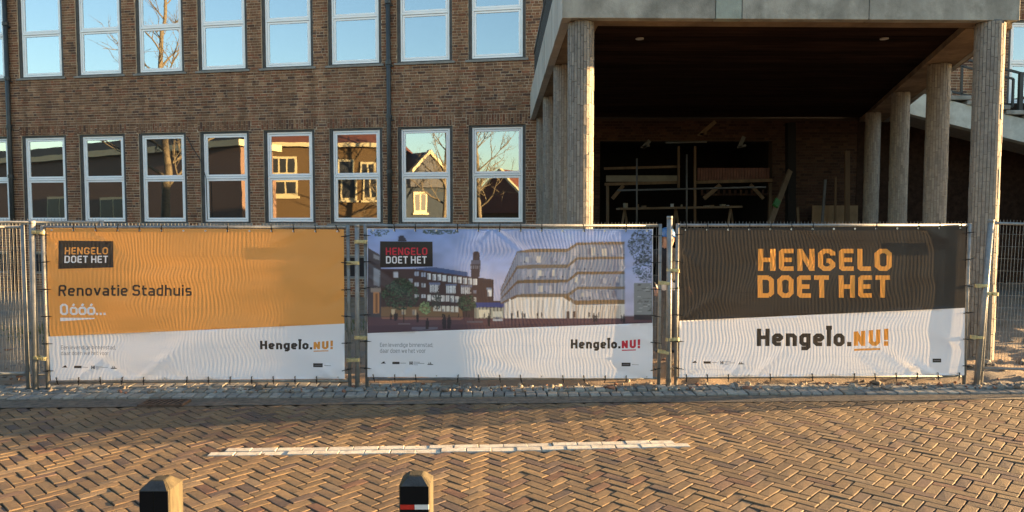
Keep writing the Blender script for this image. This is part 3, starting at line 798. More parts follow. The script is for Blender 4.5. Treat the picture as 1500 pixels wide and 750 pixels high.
#@@PART2@@
# ================================================================== ACROSS THE STREET (mirrored in the panes)
def house(label, A, B, depth, eave, ridge, wall, roof, trim, wins, gable=False, name='house'):
    """A, B: real-world ground points of the facade; wins in facade metres from A"""
    A, B = Vector((A.x, A.y, 0)), Vector((B.x, B.y, 0))
    x = (B - A).normalized(); w = (B - A).length
    n = Vector((x.y, -x.x, 0))
    if n.dot(Vector((WX, WY, 0)) - A) < 0: n = -n
    rz_ = math.atan2(x.y, x.x)
    h = thing(name, A, rz_, label, 'house')
    s = -1 if Vector((-x.y, x.x, 0)).dot(n) > 0 else 1        # local +y points away from the wall's outside when s = 1
    y0, y1 = 0.0, depth * s
    mb = MB(); mb.box(0, w, min(y0, y1), max(y0, y1), -.3, eave, skip='b')
    mb.build('wall', wall, h)
    mb = MB(); o_ = .35
    if ridge is None:
        mb.box(-o_, w + o_, min(y0, y1) - o_, max(y0, y1) + o_, eave, eave + .35); mb.build('roof', trim, h)
        mb = MB(); mb.box(0, w, min(y0, y1) + 1, max(y0, y1) - 1, eave + .35, eave + 1.1); mb.build('roof_upstand', roof, h)
    else:
        if gable: pts = [(-o_, y0 - o_ * s, eave - .2), (w + o_, y0 - o_ * s, eave - .2), (w + o_, y1 + o_ * s, eave - .2), (-o_, y1 + o_ * s, eave - .2), (w / 2, y0 - o_ * s, ridge), (w / 2, y1 + o_ * s, ridge)]; fs = [(0, 4, 5, 3), (1, 2, 5, 4), (0, 1, 4), (2, 3, 5)]
        else: pts = [(-o_, y0 - o_ * s, eave), (w + o_, y0 - o_ * s, eave), (w + o_, y1 + o_ * s, eave), (-o_, y1 + o_ * s, eave), (w * .28, (y0 + y1) / 2, ridge), (w * .72, (y0 + y1) / 2, ridge)]; fs = [(0, 1, 5, 4), (1, 2, 5), (2, 3, 4, 5), (3, 0, 4)]
        mb.add(pts, fs); mb.build('roof', roof, h)
        if gable:
            g = MB(); g.add([(0, y0, eave - .1), (w, y0, eave - .1), (w / 2, y0, ridge - .25)], [(0, 1, 2)]); g.build('gable_wall', wall, h)
            for q, e in (((-o_, eave - .2), (w / 2, ridge)), ((w + o_, eave - .2), (w / 2, ridge))):
                v_ = MB(); v_.bar((q[0], y0 - (o_ + .05) * s, q[1]), (e[0], y0 - (o_ + .05) * s, e[1]), .2, .28, up=(0, 1, 0)); v_.build('verge_board', M['house_white'], h)
        else:
            v_ = MB(); v_.box(-o_, w + o_, min(y0, y0 - o_ * s) - .05, max(y0, y0 - o_ * s), eave - .22, eave + .02); v_.build('eaves_board', M['house_white'], h)
    for (xa, xb, za, zb, panes) in wins:
        f = MB(); d = .07 * s
        f.box(xa, xb, min(-d, .02), max(-d, -.02), za, zb); wo = f.build('window', M['house_white'], h)
        pw = (xb - xa - .12) / panes
        for i in range(panes):
            p = MB(); p.box(xa + .12 + i * pw, xa + (i + 1) * pw, min(-d * 1.2, -d), max(-d * 1.2, -d), za + .16, zb - .14); p.build('pane', M['house_pane'], wo)
        sl = MB(); sl.box(xa - .1, xb + .1, min(-d * 2, 0), max(-d * 2, 0), za - .12, za); sl.build('sill', M['house_white'], wo)
    return h
zv = 44.0
A1, B1 = refl(372, 319, zv), refl(570, 319, zv)
mpp = zv / FPX
def fw(x0, x1, y0, y1, panes): return ((x0 - 372) * mpp, (x1 - 372) * mpp, EYE + (319 - y1) * mpp, EYE + (319 - y0) * mpp, panes)
house('sunlit brick house with hipped red roof and white windows', A1, B1, 9, 6.55, 9.6, M['house_brick'], M['roof_red'], M['house_white'],
      [fw(399, 439, 228, 256, 3), fw(401, 436, 264, 288, 2), fw(493, 517, 232, 290, 1), fw(526, 548, 236, 290, 2)])
A2, B2 = refl(-150, 319, 62), refl(352, 319, 40)
house('low flat roofed brick building in shade with a white roof edge', A2, B2, 2.5, 5.9, None, M['house_brick_dark'], M['roof_dark'], M['house_white'],
      [(6, 8.4, 1.2, 3.2, 2), (13, 15.5, 1.2, 3.2, 2), (24, 27, 1.1, 3.3, 2), (30, 33, 1.1, 3.3, 2)])
A3, B3 = refl(582, 319, 47), refl(664, 319, 50)
house('narrow grey house with white verge boards on its gable', A3, B3, 9, 4.1, 6.4, M['house_blue'], M['roof_dark'], M['house_white'], [(1.2, 2.3, 2.2, 3.6, 2)], gable=True)
A4, B4 = refl(688, 319, 66), refl(790, 319, 60)
house('small brick house with steep red gable roof', A4, B4, 9, 2.6, 6.2, M['house_brick'], M['roof_red'], M['house_white'], [(1.0, 2.4, .8, 2.0, 2), (4.0, 5.2, .8, 2.0, 2)], gable=True)

def bare_tree(label, base, height, seed, trunk_r=.17, lean=0):
    t = thing('bare_tree', (base.x, base.y, -.1), 0, label, 'tree', 'leafless trees across the street')
    rt = random.Random(seed)
    tr, cr = MB(), MB()
    top = Vector((lean, rt.uniform(-.3, .3), height))
    n = 9; tp = [Vector((0, 0, 0)).lerp(top, i / n) + Vector((rt.gauss(0, .06), rt.gauss(0, .06), 0)) * (i > 0) for i in range(n + 1)]
    tr.tube(tp, [trunk_r * (1 - .85 * i / n) + .012 for i in range(n + 1)], 8)
    def branch(p, d, l, r, lev):
        k = 4; pts = [p]; dd = d.copy()
        for i in range(k):
            dd = (dd + Vector((rt.gauss(0, .13), rt.gauss(0, .13), rt.gauss(.06, .1)))).normalized()
            pts.append(pts[-1] + dd * l / k)
        cr.tube(pts, [r * (1 - .7 * i / k) for i in range(k + 1)], 5 if lev < 2 else 4, cap=False)
        if lev >= 3: return
        for i in range(4 if lev < 2 else 3):
            q = pts[rt.randint(1, k)]
            ax = Vector((rt.gauss(0, 1), rt.gauss(0, 1), rt.gauss(.2, .6))).normalized()
            branch(q, (dd * .9 + ax * .75).normalized(), l * rt.uniform(.45, .65), r * .5, lev + 1)
    for i in range(17):
        f = .26 + .72 * i / 17
        p = Vector((0, 0, 0)).lerp(top, f)
        an = i * 2.4 + rt.uniform(-.4, .4)
        branch(p, Vector((math.cos(an), math.sin(an), rt.uniform(.5, 1.1))).normalized(), height * (.22 * (1 - f) + .07), trunk_r * (1 - f) * .42 + .022, 0)
    tr.build('trunk', M['bark'], t, smooth=True); cr.build('crown', M['bark'], t, smooth=True)
bare_tree('tall bare tree with pale trunk before the low flat building', refl(239, 319, 31), 12.5, 3, .2)
bare_tree('bare tree beside the narrow grey gabled house', refl(652, 319, 40), 9.0, 8, .15)
bare_tree('bare tree before the small red gabled house', refl(708, 319, 44), 10.5, 14, .16, -1.0)
bare_tree('slender bare tree at the corner of the sunlit house', refl(556, 319, 38), 5.0, 21, .07)
hd = MB()
for i in range(60):
    a = refl(100 + i * 8, 319, 34.5)
    hd.obox((a.x, a.y, .3), (.35, 0, 0), (0, .3, 0), (0, 0, .32 + .12 * random.random()))
plain('hedge', hd, M['lawn'], 'low clipped green hedge before the houses across the street', 'hedge')

def dapple_shrub(label, x, y, h, w, seed, n):
    t = thing('dapple_shrub', (x, y, -.1), 0, label, 'shrub')
    rt = random.Random(seed); st_, lf = MB(), MB()
    for k in range(5):
        p0 = Vector((rt.gauss(0, .08), rt.uniform(-w, w) * .7, 0)); st_.tube([p0, p0 + Vector((rt.gauss(0, .08), rt.gauss(0, .04), h * .95))], [.018, .006], 6)
    for k in range(n):
        c = Vector((rt.uniform(-.5, .5), rt.uniform(-w, w), rt.uniform(1.2, h))); l = rt.uniform(.12, .32); tilt = rt.gauss(0, .12)
        for q in range(9):
            f = rt.uniform(-1, 1); p = c + Vector((rt.gauss(0, .03), tilt * f * l + rt.gauss(0, .010), f * l)); s_ = rt.uniform(.018, .035); a = rt.uniform(0, 6.28)
            d1 = Vector((math.cos(a) * .5, math.sin(a), rt.uniform(-.4, .4))) * s_ * .7; d2 = Vector((rt.gauss(0, .3), rt.gauss(0, .3), 1)) * s_ * 1.6
            lf.add([p - d1, p - d2 * .5, p + d1, p + d2], [(0, 1, 2, 3)])
    st_.build('stem', M['bark'], t); lf.build('foliage', M['grass'], t)
dapple_shrub('unseen upright shrub added right of the fence to dapple the sun', 12.0, 10.95, 3.5, .42, 5, 150)  # out of view, added to break up the sunlight on the left banner
# ================================================================== FENCE
def fence_pt(x): return Vector((x, FENCE_Y(x), 0))
def on_fence(px, py, off=0.0):
    d = ray(px, py); t = (8.17 - off) / (d.y - .0213 * d.x)
    return Vector((d.x * t, d.y * t, EYE + d.z * t))
TUBE = .0205
def fence_panel(label, xa, xb, top=1.875, low=.095, dy=0.0, lean=0.0, base=.0):
    p = Vector((xa, FENCE_Y(xa) + dy, base)); w = (xb - xa) / math.cos(math.atan(.0213))
    t = thing('fence_panel', p, math.atan(.0213), label, 'fence', 'wire mesh site fence panels')
    t.rotation_euler = (0, lean, math.atan(.0213))
    for x in (0, w):
        mb = MB(); mb.tube([(x, 0, .0), (x, 0, top)], TUBE, 12); mb.build('post', M['galv_dull'], t, smooth=True)
    for z in (low, top - .02):
        mb = MB(); mb.tube([(TUBE, 0, z), (w - TUBE, 0, z)], .0165, 10); mb.build('rail', M['galv_dull'], t, smooth=True)
    mb = MB(); n = int(w / .0395)
    for i in range(1, n):
        x = w * i / n; j = random.gauss(0, .0006)
        mb.box(x - .0017 + j, x + .0017 + j, .0138, .0168, low - .02, top + .022, skip='b')
    nz_ = 12
    for k in range(1, nz_):
        z = low + (top - low) * k / nz_
        mb.box(.005, w - .005, .0170, .0195, z - .0013, z + .0013)
    o = mb.build('wire_mesh', M['galv'], t, kind='stuff')
    return t
XS = [(on_fence(66, 450).x, on_fence(511, 450).x), (on_fence(536.5, 450).x, on_fence(966, 450).x), (on_fence(991, 450).x, on_fence(1416, 450).x)]
fence_panel('wire fence panel behind the orange banner', *XS[0])
fence_panel('wire fence panel behind the banner with the building picture', *XS[1], base=.015)
fence_panel('wire fence panel behind the dark banner', *XS[2], base=.02)
fence_panel('bare wire fence panel at the left edge', -9.0, XS[0][0] - .22, low=.20)
fence_panel('wire fence panel set back behind the left end of the fence', -8.6, on_fence(97, 330).x - .02 + .18, top=1.93, dy=.42)
fence_panel('leaning bare wire fence panel at the right edge', on_fence(1440, 560).x, on_fence(1440, 560).x + 3.4, top=1.92, low=.20, lean=R(1.7), dy=.04)

def clamp_mesh():
    mb = MB()
    mb.tube([(-.0, 0, -.02), (0, 0, .02)], .031, 12); mb.tube([(.095, 0, -.02), (.095, 0, .02)], .031, 12)
    mb.box(.0, .095, -.034, -.027, -.017, .017); mb.box(.0, .095, .027, .034, -.017, .017)
    mb.tube([(.048, -.055, 0), (.048, .045, 0)], .008, 8); mb.tube([(.048, -.058, 0), (.048, -.046, 0)], .015, 6)
    return mb
CLAMP = clamp_mesh().mesh('clamp', M['brass'])
def support_post(label, bpx, tpx, rad, clamps, dy=-.02):
    a = on_fence(bpx[0], bpx[1], -dy); b = on_fence(tpx[0], tpx[1], -dy)
    a.z = min(a.z, .0) - .05
    t = thing('support_post', (a.x, a.y, a.z), 0, label, 'post', 'steel posts bracing the fence')
    mb = MB(); mb.tube([(0, 0, 0), b - a], rad, 14); mb.build('tube', M['galv_dull'], t, smooth=True)
    mb = MB(); e = b - a; u_ = e.normalized(); mb.tube([e - u_ * .03, e + u_ * .004], rad * 1.05, 14); mb.build('cap', M['galv'], t, smooth=True)
    for (cx, cy, dirn) in clamps:
        p = on_fence(cx, cy, -dy) - a
        link('clamp', CLAMP, t, (p.x, p.y, p.z), (0, random.gauss(0, .06), 0 if dirn > 0 else math.pi))
support_post('thick steel post at the left end of the orange banner', (52, 572), (47, 324), .032, [(49, 340, 1), (51.5, 523, 1)])
support_post('steel post between the orange and the picture banner', (523.5, 572), (523, 329), .027, [(523, 354, 1), (523, 385, -1), (523, 494, 1), (523.5, 527, -1)])
support_post('tall steel post between the picture and the dark banner', (979, 567), (981, 317), .032, [(980, 395, 1), (980, 415, -1), (979, 497, 1), (979, 517, -1)])
support_post('leaning steel post at the right end of the dark banner', (1430, 566), (1452, 322), .032, [(1444, 418, -1), (1437, 494, -1), (1446, 430, 1)], dy=-.05)

# ================================================================== PRINT
def lin(c):
    return tuple(((v / 255) / 12.92 if v / 255 <= .04045 else ((v / 255 + .055) / 1.055) ** 2.4) for v in c)
XH = .73
def glyph(ch, t):
    """strokes of a squared sans: list of (points, closed, chamfer) and the glyph's width"""
    w = {'i': t, 'l': t, '!': t, '.': t, ',': t, 't': .42, 'r': .40, 'f': .4, 'w': .86, 'E': .56, 'L': .52, 'T': .60, 'e': .58, 'n': .58, 'o': .58, 'v': .60, 'a': .56, 'd': .58, 'h': .58, 'u': .58, 's': .54, 'g': .58, 'b': .58, ' ': .26, 'J': t}.get(ch, .66)
    h = t / 2; L, Rr, B, T, X = h, w - h, h, 1 - h, XH - h
    m, xm, c = .5, XH / 2, .13
    S = []
    def s(*p, closed=False, ch_=c): S.append((list(p), closed, ch_))
    base = ch
    if ch == 'H': s((L, 0), (L, 1)); s((Rr, 0), (Rr, 1)); s((L, m), (Rr, m))
    elif ch == 'E': s((w, T), (L, T), (L, B), (w, B), ch_=.05); s((L, m), (w * .9, m))
    elif ch == 'N': s((L, 0), (L, 1)); s((Rr, 0), (Rr, 1)); s((L, 1 - h * .4), (Rr, h * .4))
    elif ch == 'G': s((Rr, .70), (Rr, T), (L, T), (L, B), (Rr, B), (Rr, .46), (w * .5, .46))
    elif ch == 'L': s((L, 1), (L, B), (w, B), ch_=.05)
    elif ch in 'O0': s((L, B), (L, T), (Rr, T), (Rr, B), closed=True)
    elif ch == 'D': s((Rr - .1, B), (L, B), (L, T), (Rr - .1, T), ch_=0); s((Rr - .12, T), (Rr, T - .12), (Rr, B + .12), (Rr - .12, B), ch_=0)
    elif ch == 'T': s((0, T), (w, T)); s((w / 2, 0), (w / 2, T))
    elif ch == 'R': s((L, 0), (L, T), (Rr, T), (Rr, m), (L, m), ch_=.1); s((w * .5, m), (Rr, 0))
    elif ch == 'S': s((Rr, .76), (Rr, T), (L, T), (L, m), (Rr, m), (Rr, B), (L, B), (L, .24), ch_=.1)
    elif ch == 'U': s((L, 1), (L, B), (Rr, B), (Rr, 1))
    elif ch == 'B': s((L, B), (L, T), (Rr, T), (Rr, B), closed=True, ch_=.08); s((L, m), (Rr, m))
    elif ch == '!': s((h, 1), (h, .34)); s((h, 0), (h, t * 1.1))
    elif ch == '.': s((h, 0), (h, t * 1.1))
    elif ch == ',': s((h, t), (h * .6, -t * .8))
    elif ch == 'e': s((L, xm), (Rr, xm), (Rr, X), (L, X), (L, B), (Rr, B), ch_=.1)
    elif ch == 'n': s((L, 0), (L, XH)); s((L, X), (Rr, X), (Rr, 0), ch_=.1)
    elif ch in 'oó':
        s((L, B), (L, X), (Rr, X), (Rr, B), closed=True, ch_=.11)
        if ch == 'ó': s((w * .42, XH + .07), (w * .62, XH + .26))
        w = .58
    elif ch == 'v': s((L * .8, XH), (w / 2, h * .6)); s((w / 2, h * .6), (w - L * .8, XH))
    elif ch == 'w': s((L, XH), (w * .27, h * .5)); s((w * .27, h * .5), (w / 2, XH * .9)); s((w / 2, XH * .9), (w * .73, h * .5)); s((w * .73, h * .5), (w - L, XH))
    elif ch == 'a': s((L, X), (Rr, X), (Rr, 0), ch_=.1); s((Rr, B), (L, B), (L, xm), (Rr, xm), ch_=.07)
    elif ch == 't': s((L + .06, .95), (L + .06, B), (w, B), ch_=.08); s((0, X), (w, X))
    elif ch == 'i': s((h, 0), (h, XH)); s((h, XH + .09), (h, XH + .09 + t))
    elif ch == 'd': s((Rr, B), (L, B), (L, X), (Rr, X), ch_=.1); s((Rr, 0), (Rr, 1))
    elif ch == 'b': s((L, B), (Rr, B), (Rr, X), (L, X), ch_=.1); s((L, 0), (L, 1))
    elif ch == 'h': s((L, 0), (L, 1)); s((L, X), (Rr, X), (Rr, 0), ch_=.1)
    elif ch == 'u': s((L, XH), (L, B), (Rr, B), ch_=.1); s((Rr, 0), (Rr, XH))
    elif ch == 's': s((Rr, X), (L, X), (L, xm), (Rr, xm), (Rr, B), (L, B), ch_=.06)
    elif ch == 'g': s((Rr, B), (L, B), (L, X), (Rr, X), ch_=.1); s((Rr, XH), (Rr, -.24 + h), (L, -.24 + h), ch_=.1)
    elif ch == 'l': s((h, 0), (h, 1))
    elif ch == 'J': s((h, 0), (h, 1.02)); s((h - t * .68, 1.06), (h + t * .68, 1.06))
    elif ch == '^': pass
    elif ch == 'r': s((L, 0), (L, XH)); s((L, X), (w, X), ch_=.0)
    return S, w
def stroke_quads(pts, closed, ch, t):
    P = [Vector(p) for p in pts]; n = len(P)
    if ch > 0 and n > 2:
        Q = []
        for i in range(n):
            if not closed and i in (0, n - 1): Q.append(P[i]); continue
            a, b, c_ = P[i - 1], P[i], P[(i + 1) % n]
            d1, d2 = (a - b), (c_ - b)
            k1 = min(ch, d1.length * .48); k2 = min(ch, d2.length * .48)
            Q += [b + d1.normalized() * k1, b + d2.normalized() * k2]
        P = Q; n = len(P)
    out = []; offs = []
    for i in range(n):
        a = P[i - 1] if (closed or i > 0) else None
        b = P[(i + 1) % n] if (closed or i < n - 1) else None
        d1 = (P[i] - a).normalized() if a is not None else None
        d2 = (b - P[i]).normalized() if b is not None else None
        if d1 is None: d1 = d2
        if d2 is None: d2 = d1
        n1, n2 = Vector((-d1.y, d1.x)), Vector((-d2.y, d2.x))
        mm = n1 + n2; mm = mm / max(mm.dot(n1), .35) if mm.length > .1 else n1
        offs.append(mm * t / 2)
    for i in range(n if closed else n - 1):
        j = (i + 1) % n
        out.append([P[i] + offs[i], P[j] + offs[j], P[j] - offs[j], P[i] - offs[i]])
    return out
def text_quads(txt, x0, x1, ytop, ybase, t=.17, gap=.15, slant=0.0, rise=0.0):
    """quads in pixels: cap height ybase - ytop, fitted between x0 and x1; rise lifts the cap line along the word"""
    pos, items = 0.0, []
    for ch in txt:
        S, w = glyph(ch, t)
        if pos and ch != ' ': pos += gap
        items.append((pos, S)); pos += w
    sx = (x1 - x0) / pos; sy = ybase - ytop
    out = []
    for p, S in items:
        for pts, closed, c in S:
            for q in stroke_quads(pts, closed, c, t):
                qq = []
                for v_ in q:
                    fx = (p + v_.x) / pos
                    qq.append((x0 + (p + v_.x) * sx, ybase - v_.y * sy * (1 + rise * fx)))
                out.append(qq)
    return out

# ---- the picture on the middle banner, drawn as ink colours over a small grid
AX0, AX1, AY0, AY1, ASC = 534.0, 962.0, 330.0, 492.0, 3
AW, AH = int((AX1 - AX0) * ASC), int((AY1 - AY0) * ASC)
art = np.zeros((AH, AW, 3))
PXX, PYY = np.meshgrid(AX0 + (np.arange(AW) + .5) / ASC, AY0 + (np.arange(AH) + .5) / ASC)
def z2(p): return (530 + p[0] / 4.686, 330 + p[1] / 4.686)
def z3(p): return (730 + p[0] / 4.689, 330 + p[1] / 4.689)
def fill(poly, col, alpha=1.0):
    xs = [p[0] for p in poly]; ys = [p[1] for p in poly]
    i0, i1 = max(0, int((min(xs) - AX0) * ASC) - 1), min(AW, int((max(xs) - AX0) * ASC) + 2)
    j0, j1 = max(0, int((min(ys) - AY0) * ASC) - 1), min(AH, int((max(ys) - AY0) * ASC) + 2)
    if i1 <= i0 or j1 <= j0: return
    X, Y = PXX[j0:j1, i0:i1], PYY[j0:j1, i0:i1]; ins = np.zeros(X.shape, bool)
    n = len(poly)
    for a in range(n):
        (xa, ya), (xb, yb) = poly[a], poly[(a + 1) % n]
        if ya == yb: continue
        cr = ((ya > Y) != (yb > Y)) & (X < (xb - xa) * (Y - ya) / (yb - ya) + xa)
        ins ^= cr
    art[j0:j1, i0:i1][ins] = art[j0:j1, i0:i1][ins] * (1 - alpha) + np.array(lin(col)) * alpha
def P2(pts, col, a=1.0): fill([z2(p) for p in pts], col, a)
def P3(pts, col, a=1.0): fill([z3(p) for p in pts], col, a)
def R2(x0, y0, x1, y1, col, a=1.0): P2([(x0, y0), (x1, y0), (x1, y1), (x0, y1)], col, a)
def R3(x0, y0, x1, y1, col, a=1.0): P3([(x0, y0), (x1, y0), (x1, y1), (x0, y1)], col, a)
ra = random.Random(4)
tg = np.clip((PYY - 334) / 130, 0, 1)[..., None]
art[:] = np.array(lin((122, 146, 196))) * (1 - tg) + np.array(lin((172, 168, 186))) * tg
cl = np.array([NA(PXX * .03, PYY * .06)]).transpose(1, 2, 0) + .5 * np.array([NB(PXX * .09, PYY * .15)]).transpose(1, 2, 0)
art[:] = art * (1 + .35 * cl)
# left block and main dark building
P2([(35, 150), (130, 205), (130, 640), (20, 640), (20, 140)], (70, 66, 72))
for y0 in (195, 290): P2([(80, y0), (122, y0 + 20), (122, y0 + (45 if y0 < 250 else 130)), (80, y0 + (30 if y0 < 250 else 120))], (150, 155, 165), .6)
R2(75, 460, 118, 605, (168, 120, 82)); R2(92, 470, 104, 600, (110, 78, 60)); R2(60, 430, 145, 460, (135, 125, 118))
P2([(128, 300), (360, 298), (700, 345), (905, 370), (905, 515), (975, 518), (975, 645), (128, 645)], (66, 52, 54))
P2([(350, 298), (490, 285), (725, 320), (725, 348)], (66, 84, 124))
P2([(250, 110), (252, 75), (268, 68), (285, 70), (310, 105), (310, 112)], (48, 48, 62))
R2(130, 560, 690, 628, (118, 92, 70))
def wrow(x0, x1, n, ya, yb, h, w, col=(205, 208, 214)):
    for i in range(n):
        x = x0 + (x1 - x0) * i / max(1, n - 1); y = ya + (yb - ya) * i / max(1, n - 1)
        R2(x, y, x + w, y + h, col, .92); R2(x + w * .45, y, x + w * .55, y + h, (90, 85, 90)); 
        if ra.random() < .5: R2(x, y + h * ra.uniform(.1, .6), x + w * .5, y + h, (110, 112, 120), .7)
wrow(448, 765, 10, 330, 366, 42, 26); wrow(362, 408, 2, 318, 324, 28, 28, (150, 160, 180)); R2(216, 320, 248, 358, (190, 195, 205), .8); R2(320, 365, 350, 392, (150, 160, 175), .7)
wrow(362, 408, 2, 392, 398, 28, 28, (175, 180, 190)); wrow(362, 408, 2, 472, 474, 26, 28, (185, 185, 190))
for x0 in (462, 576, 680):
    R2(x0, 392 + (x0 - 462) * .07, x0 + 76, 408 + (x0 - 462) * .07, (100, 110, 140)); R2(x0 + 3, 408 + (x0 - 462) * .07, x0 + 66, 460 + (x0 - 462) * .05, (205, 208, 212), .9)
    for i in range(5): R2(x0 + 12 + i * 12, 408, x0 + 15 + i * 12, 470, (80, 74, 78))
wrow(448, 640, 7, 476, 484, 42, 24, (210, 208, 205)); wrow(490, 640, 6, 552, 556, 38, 22, (205, 198, 185)); wrow(200, 345, 3, 575, 580, 36, 26, (190, 170, 140)); wrow(860, 880, 1, 430, 430, 56, 30); R2(855, 428, 893, 440, (120, 130, 150)); wrow(765, 790, 1, 445, 445, 20, 20, (120, 125, 150))
R2(770, 490, 785, 525, (180, 178, 175), .8)
# tower
P2([(762, 190), (770, 180), (800, 180), (808, 190), (808, 240), (762, 240)], (66, 52, 54)); R2(752, 238, 816, 270, (86, 84, 98)); P2([(745, 265), (816, 265), (812, 310), (806, 356), (752, 356), (748, 310)], (62, 52, 58))
for i in range(5): R2(750 + i * 14, 274, 756 + i * 14, 300, (130, 132, 145), .6)
# plaza, pavilion
P2([(20, 632), (1031, 632), (1400, 625), (2100, 620), (2100, 790), (20, 790)], (84, 62, 70)); P2([(20, 690), (2100, 660), (2100, 790), (20, 790)], (66, 52, 64), .6)
P2([(130, 630), (700, 632), (680, 650), (140, 645)], (150, 105, 85), .6); R2(340, 698, 520, 716, (100, 98, 112), .7); R2(250, 672, 330, 680, (120, 115, 120), .6)
P2([(780, 528), (970, 530), (978, 560), (780, 562)], (54, 64, 118)); R2(775, 562, 972, 635, (150, 150, 138)); 
for i in range(8): R2(778 + i * 25, 562, 784 + i * 25, 635, (70, 66, 64))
R2(805, 575, 876, 632, (215, 210, 190), .7); R2(900, 590, 965, 628, (200, 200, 190), .7)
# modern building
BAND, GLS, GLS2 = (112, 98, 82), (122, 128, 144), (168, 170, 178)
P3([(15, 440), (130, 180), (235, 160), (475, 160), (540, 118), (868, 112), (868, 640), (40, 640), (40, 530), (15, 530)], GLS)
for x in range(140, 868, 13):
    yt, yb = (180, 495) if x < 480 else (125, 545)
    if ra.random() < .6: R3(x, yt, x + ra.uniform(3, 10), yb, GLS2 if ra.random() < .45 else (96, 100, 128), .55)
for i in range(9):
    f = i / 9; x = 130 - 115 * f
    P3([(x, 180 + 250 * f), (x - 4, 190 + 250 * f), (x - 4, 500 + 25 * f), (x, 500 + 25 * f)], (74, 78, 104), .8)
for i in range(70):
    x = ra.uniform(135, 850); y = ra.choice((205, 300, 400)) if x < 475 else ra.choice((142, 242, 345, 442))
    R3(x, y + ra.uniform(0, 20), x + ra.uniform(8, 34), y + ra.uniform(45, 68), ra.choice(((205, 196, 176), (176, 172, 176), (150, 152, 170), (92, 94, 112))), .55)
for k, (ly, lh, ry, rh) in enumerate(((160, 22, 112, 20), (270, 22, 214, 20), (372, 20, 314, 22), (468, 24, 418, 20))):
    col = BAND if k != 2 else (106, 88, 68)
    lf = (15, 440 + k * 30)
    P3([(128, ly + (18 if k == 0 else 4)), (235, ly), (475, ly), (475, ly + lh), (130, ly + lh + 6)], col)
    P3([(128, ly + (18 if k == 0 else 4)), (130, ly + lh + 6), (16, lf[1] + 8), (15, lf[1])], (96, 80, 68))
    P3([(540, ry + 4), (868, ry), (868, ry + rh), (545, ry + rh + 2)], col)
    P3([(475, ly), (540, ry + 4), (545, ry + rh + 2), (475, ly + lh)], col)
    if k < 0: P3([(475, ly + 8), (475, ly + lh), (545, (212, 312, 417)[k] + 26), (545, (212, 312, 417)[k])], (112, 92, 72), .9)
P3([(520, 515), (868, 510), (868, 540), (530, 545), (440, 492), (475, 480)], (116, 96, 72))
P3([(130, 492), (440, 492), (530, 548), (868, 542), (868, 636), (45, 640), (42, 535)], (196, 190, 182))
for x in range(60, 520, 16):
    if ra.random() < .7: R3(x, 515, x + ra.uniform(3, 9), 638, (120, 118, 122) if ra.random() < .6 else (222, 218, 210), .75)
for x in (72, 110, 188, 318, 400): R3(x, 505, x + (22 if x > 150 else 12), 640, (226, 222, 214))
for x in range(530, 860, 14):
    if ra.random() < .75: R3(x, 550, x + ra.uniform(3, 9), 636, (130, 112, 98), .7)
R3(465, 590, 486, 636, (70, 58, 56)); R3(512, 588, 526, 634, (84, 66, 58))
for i in range(30):
    x = ra.uniform(140, 860); y = ra.choice((255, 355, 458)) if x < 480 else ra.choice((205, 305, 408, 505))
    R3(x, y - 9, x + ra.uniform(3, 12), y + 2, (60, 62, 78), .8)
# right edge: street and trees
R3(930, 395, 1075, 640, (118, 122, 124)); 
for i in range(40):
    x, y = ra.uniform(930, 1060), ra.uniform(400, 630); R3(x, y, x + ra.uniform(4, 40), y + ra.uniform(3, 8), ra.choice(((80, 84, 84), (160, 162, 164), (60, 60, 60))), .7)
R3(930, 612, 1075, 650, (52, 50, 58))
def leaves(zf, x0, y0, x1, y1, n, cols, smin=3, smax=9, shape=True):
    for i in range(n):
        a, r_ = ra.uniform(0, 6.283), math.sqrt(ra.random())
        cx, cy = (x0 + x1) / 2 + r_ * (x1 - x0) / 2 * math.cos(a), (y0 + y1) / 2 + r_ * (y1 - y0) / 2 * math.sin(a)
        s_ = ra.uniform(smin, smax); b = ra.uniform(0, 3)
        fill([zf((cx + s_ * math.cos(b + k * 1.57) * (1.3 if k % 2 else .7), cy + s_ * math.sin(b + k * 1.57) * .8)) for k in range(4)], ra.choice(cols), .85)
TG = ((36, 50, 44), (46, 64, 52), (58, 78, 60), (30, 42, 42), (72, 90, 72))
R2(283, 520, 291, 665, (46, 40, 40)); leaves(z2, 135, 375, 390, 580, 620, TG); leaves(z2, 200, 360, 350, 480, 260, TG)
R2(715, 560, 721, 625, (46, 40, 40)); leaves(z2, 660, 478, 785, 590, 260, TG); leaves(z2, 395, 525, 475, 610, 130, ((110, 130, 90), (140, 155, 110), (90, 110, 80))); leaves(z2, 478, 455, 550, 580, 90, ((56, 60, 58), (70, 74, 68)))
leaves(z3, 890, 20, 1090, 260, 520, ((44, 58, 66), (60, 76, 84), (34, 44, 52), (84, 100, 108))); leaves(z3, 925, 200, 1090, 390, 330, ((44, 58, 66), (60, 76, 84), (34, 44, 52), (84, 100, 108)))
leaves(z2, 60, 15, 185, 70, 60, ((50, 66, 60), (70, 86, 80)), 4, 10); leaves(z2, 420, 18, 660, 62, 120, ((50, 66, 60), (66, 84, 80)), 4, 10)
def walker(zf, x, y, h, col=(34, 32, 42)):
    fill([zf(p) for p in ((x - h * .10, y), (x - h * .13, y - h * .5), (x - h * .12, y - h * .78), (x - h * .04, y - h * .84), (x - h * .04, y - h), (x + h * .05, y - h), (x + h * .05, y - h * .84), (x + h * .13, y - h * .76), (x + h * .12, y - h * .45), (x + h * .09, y))], col, .92)
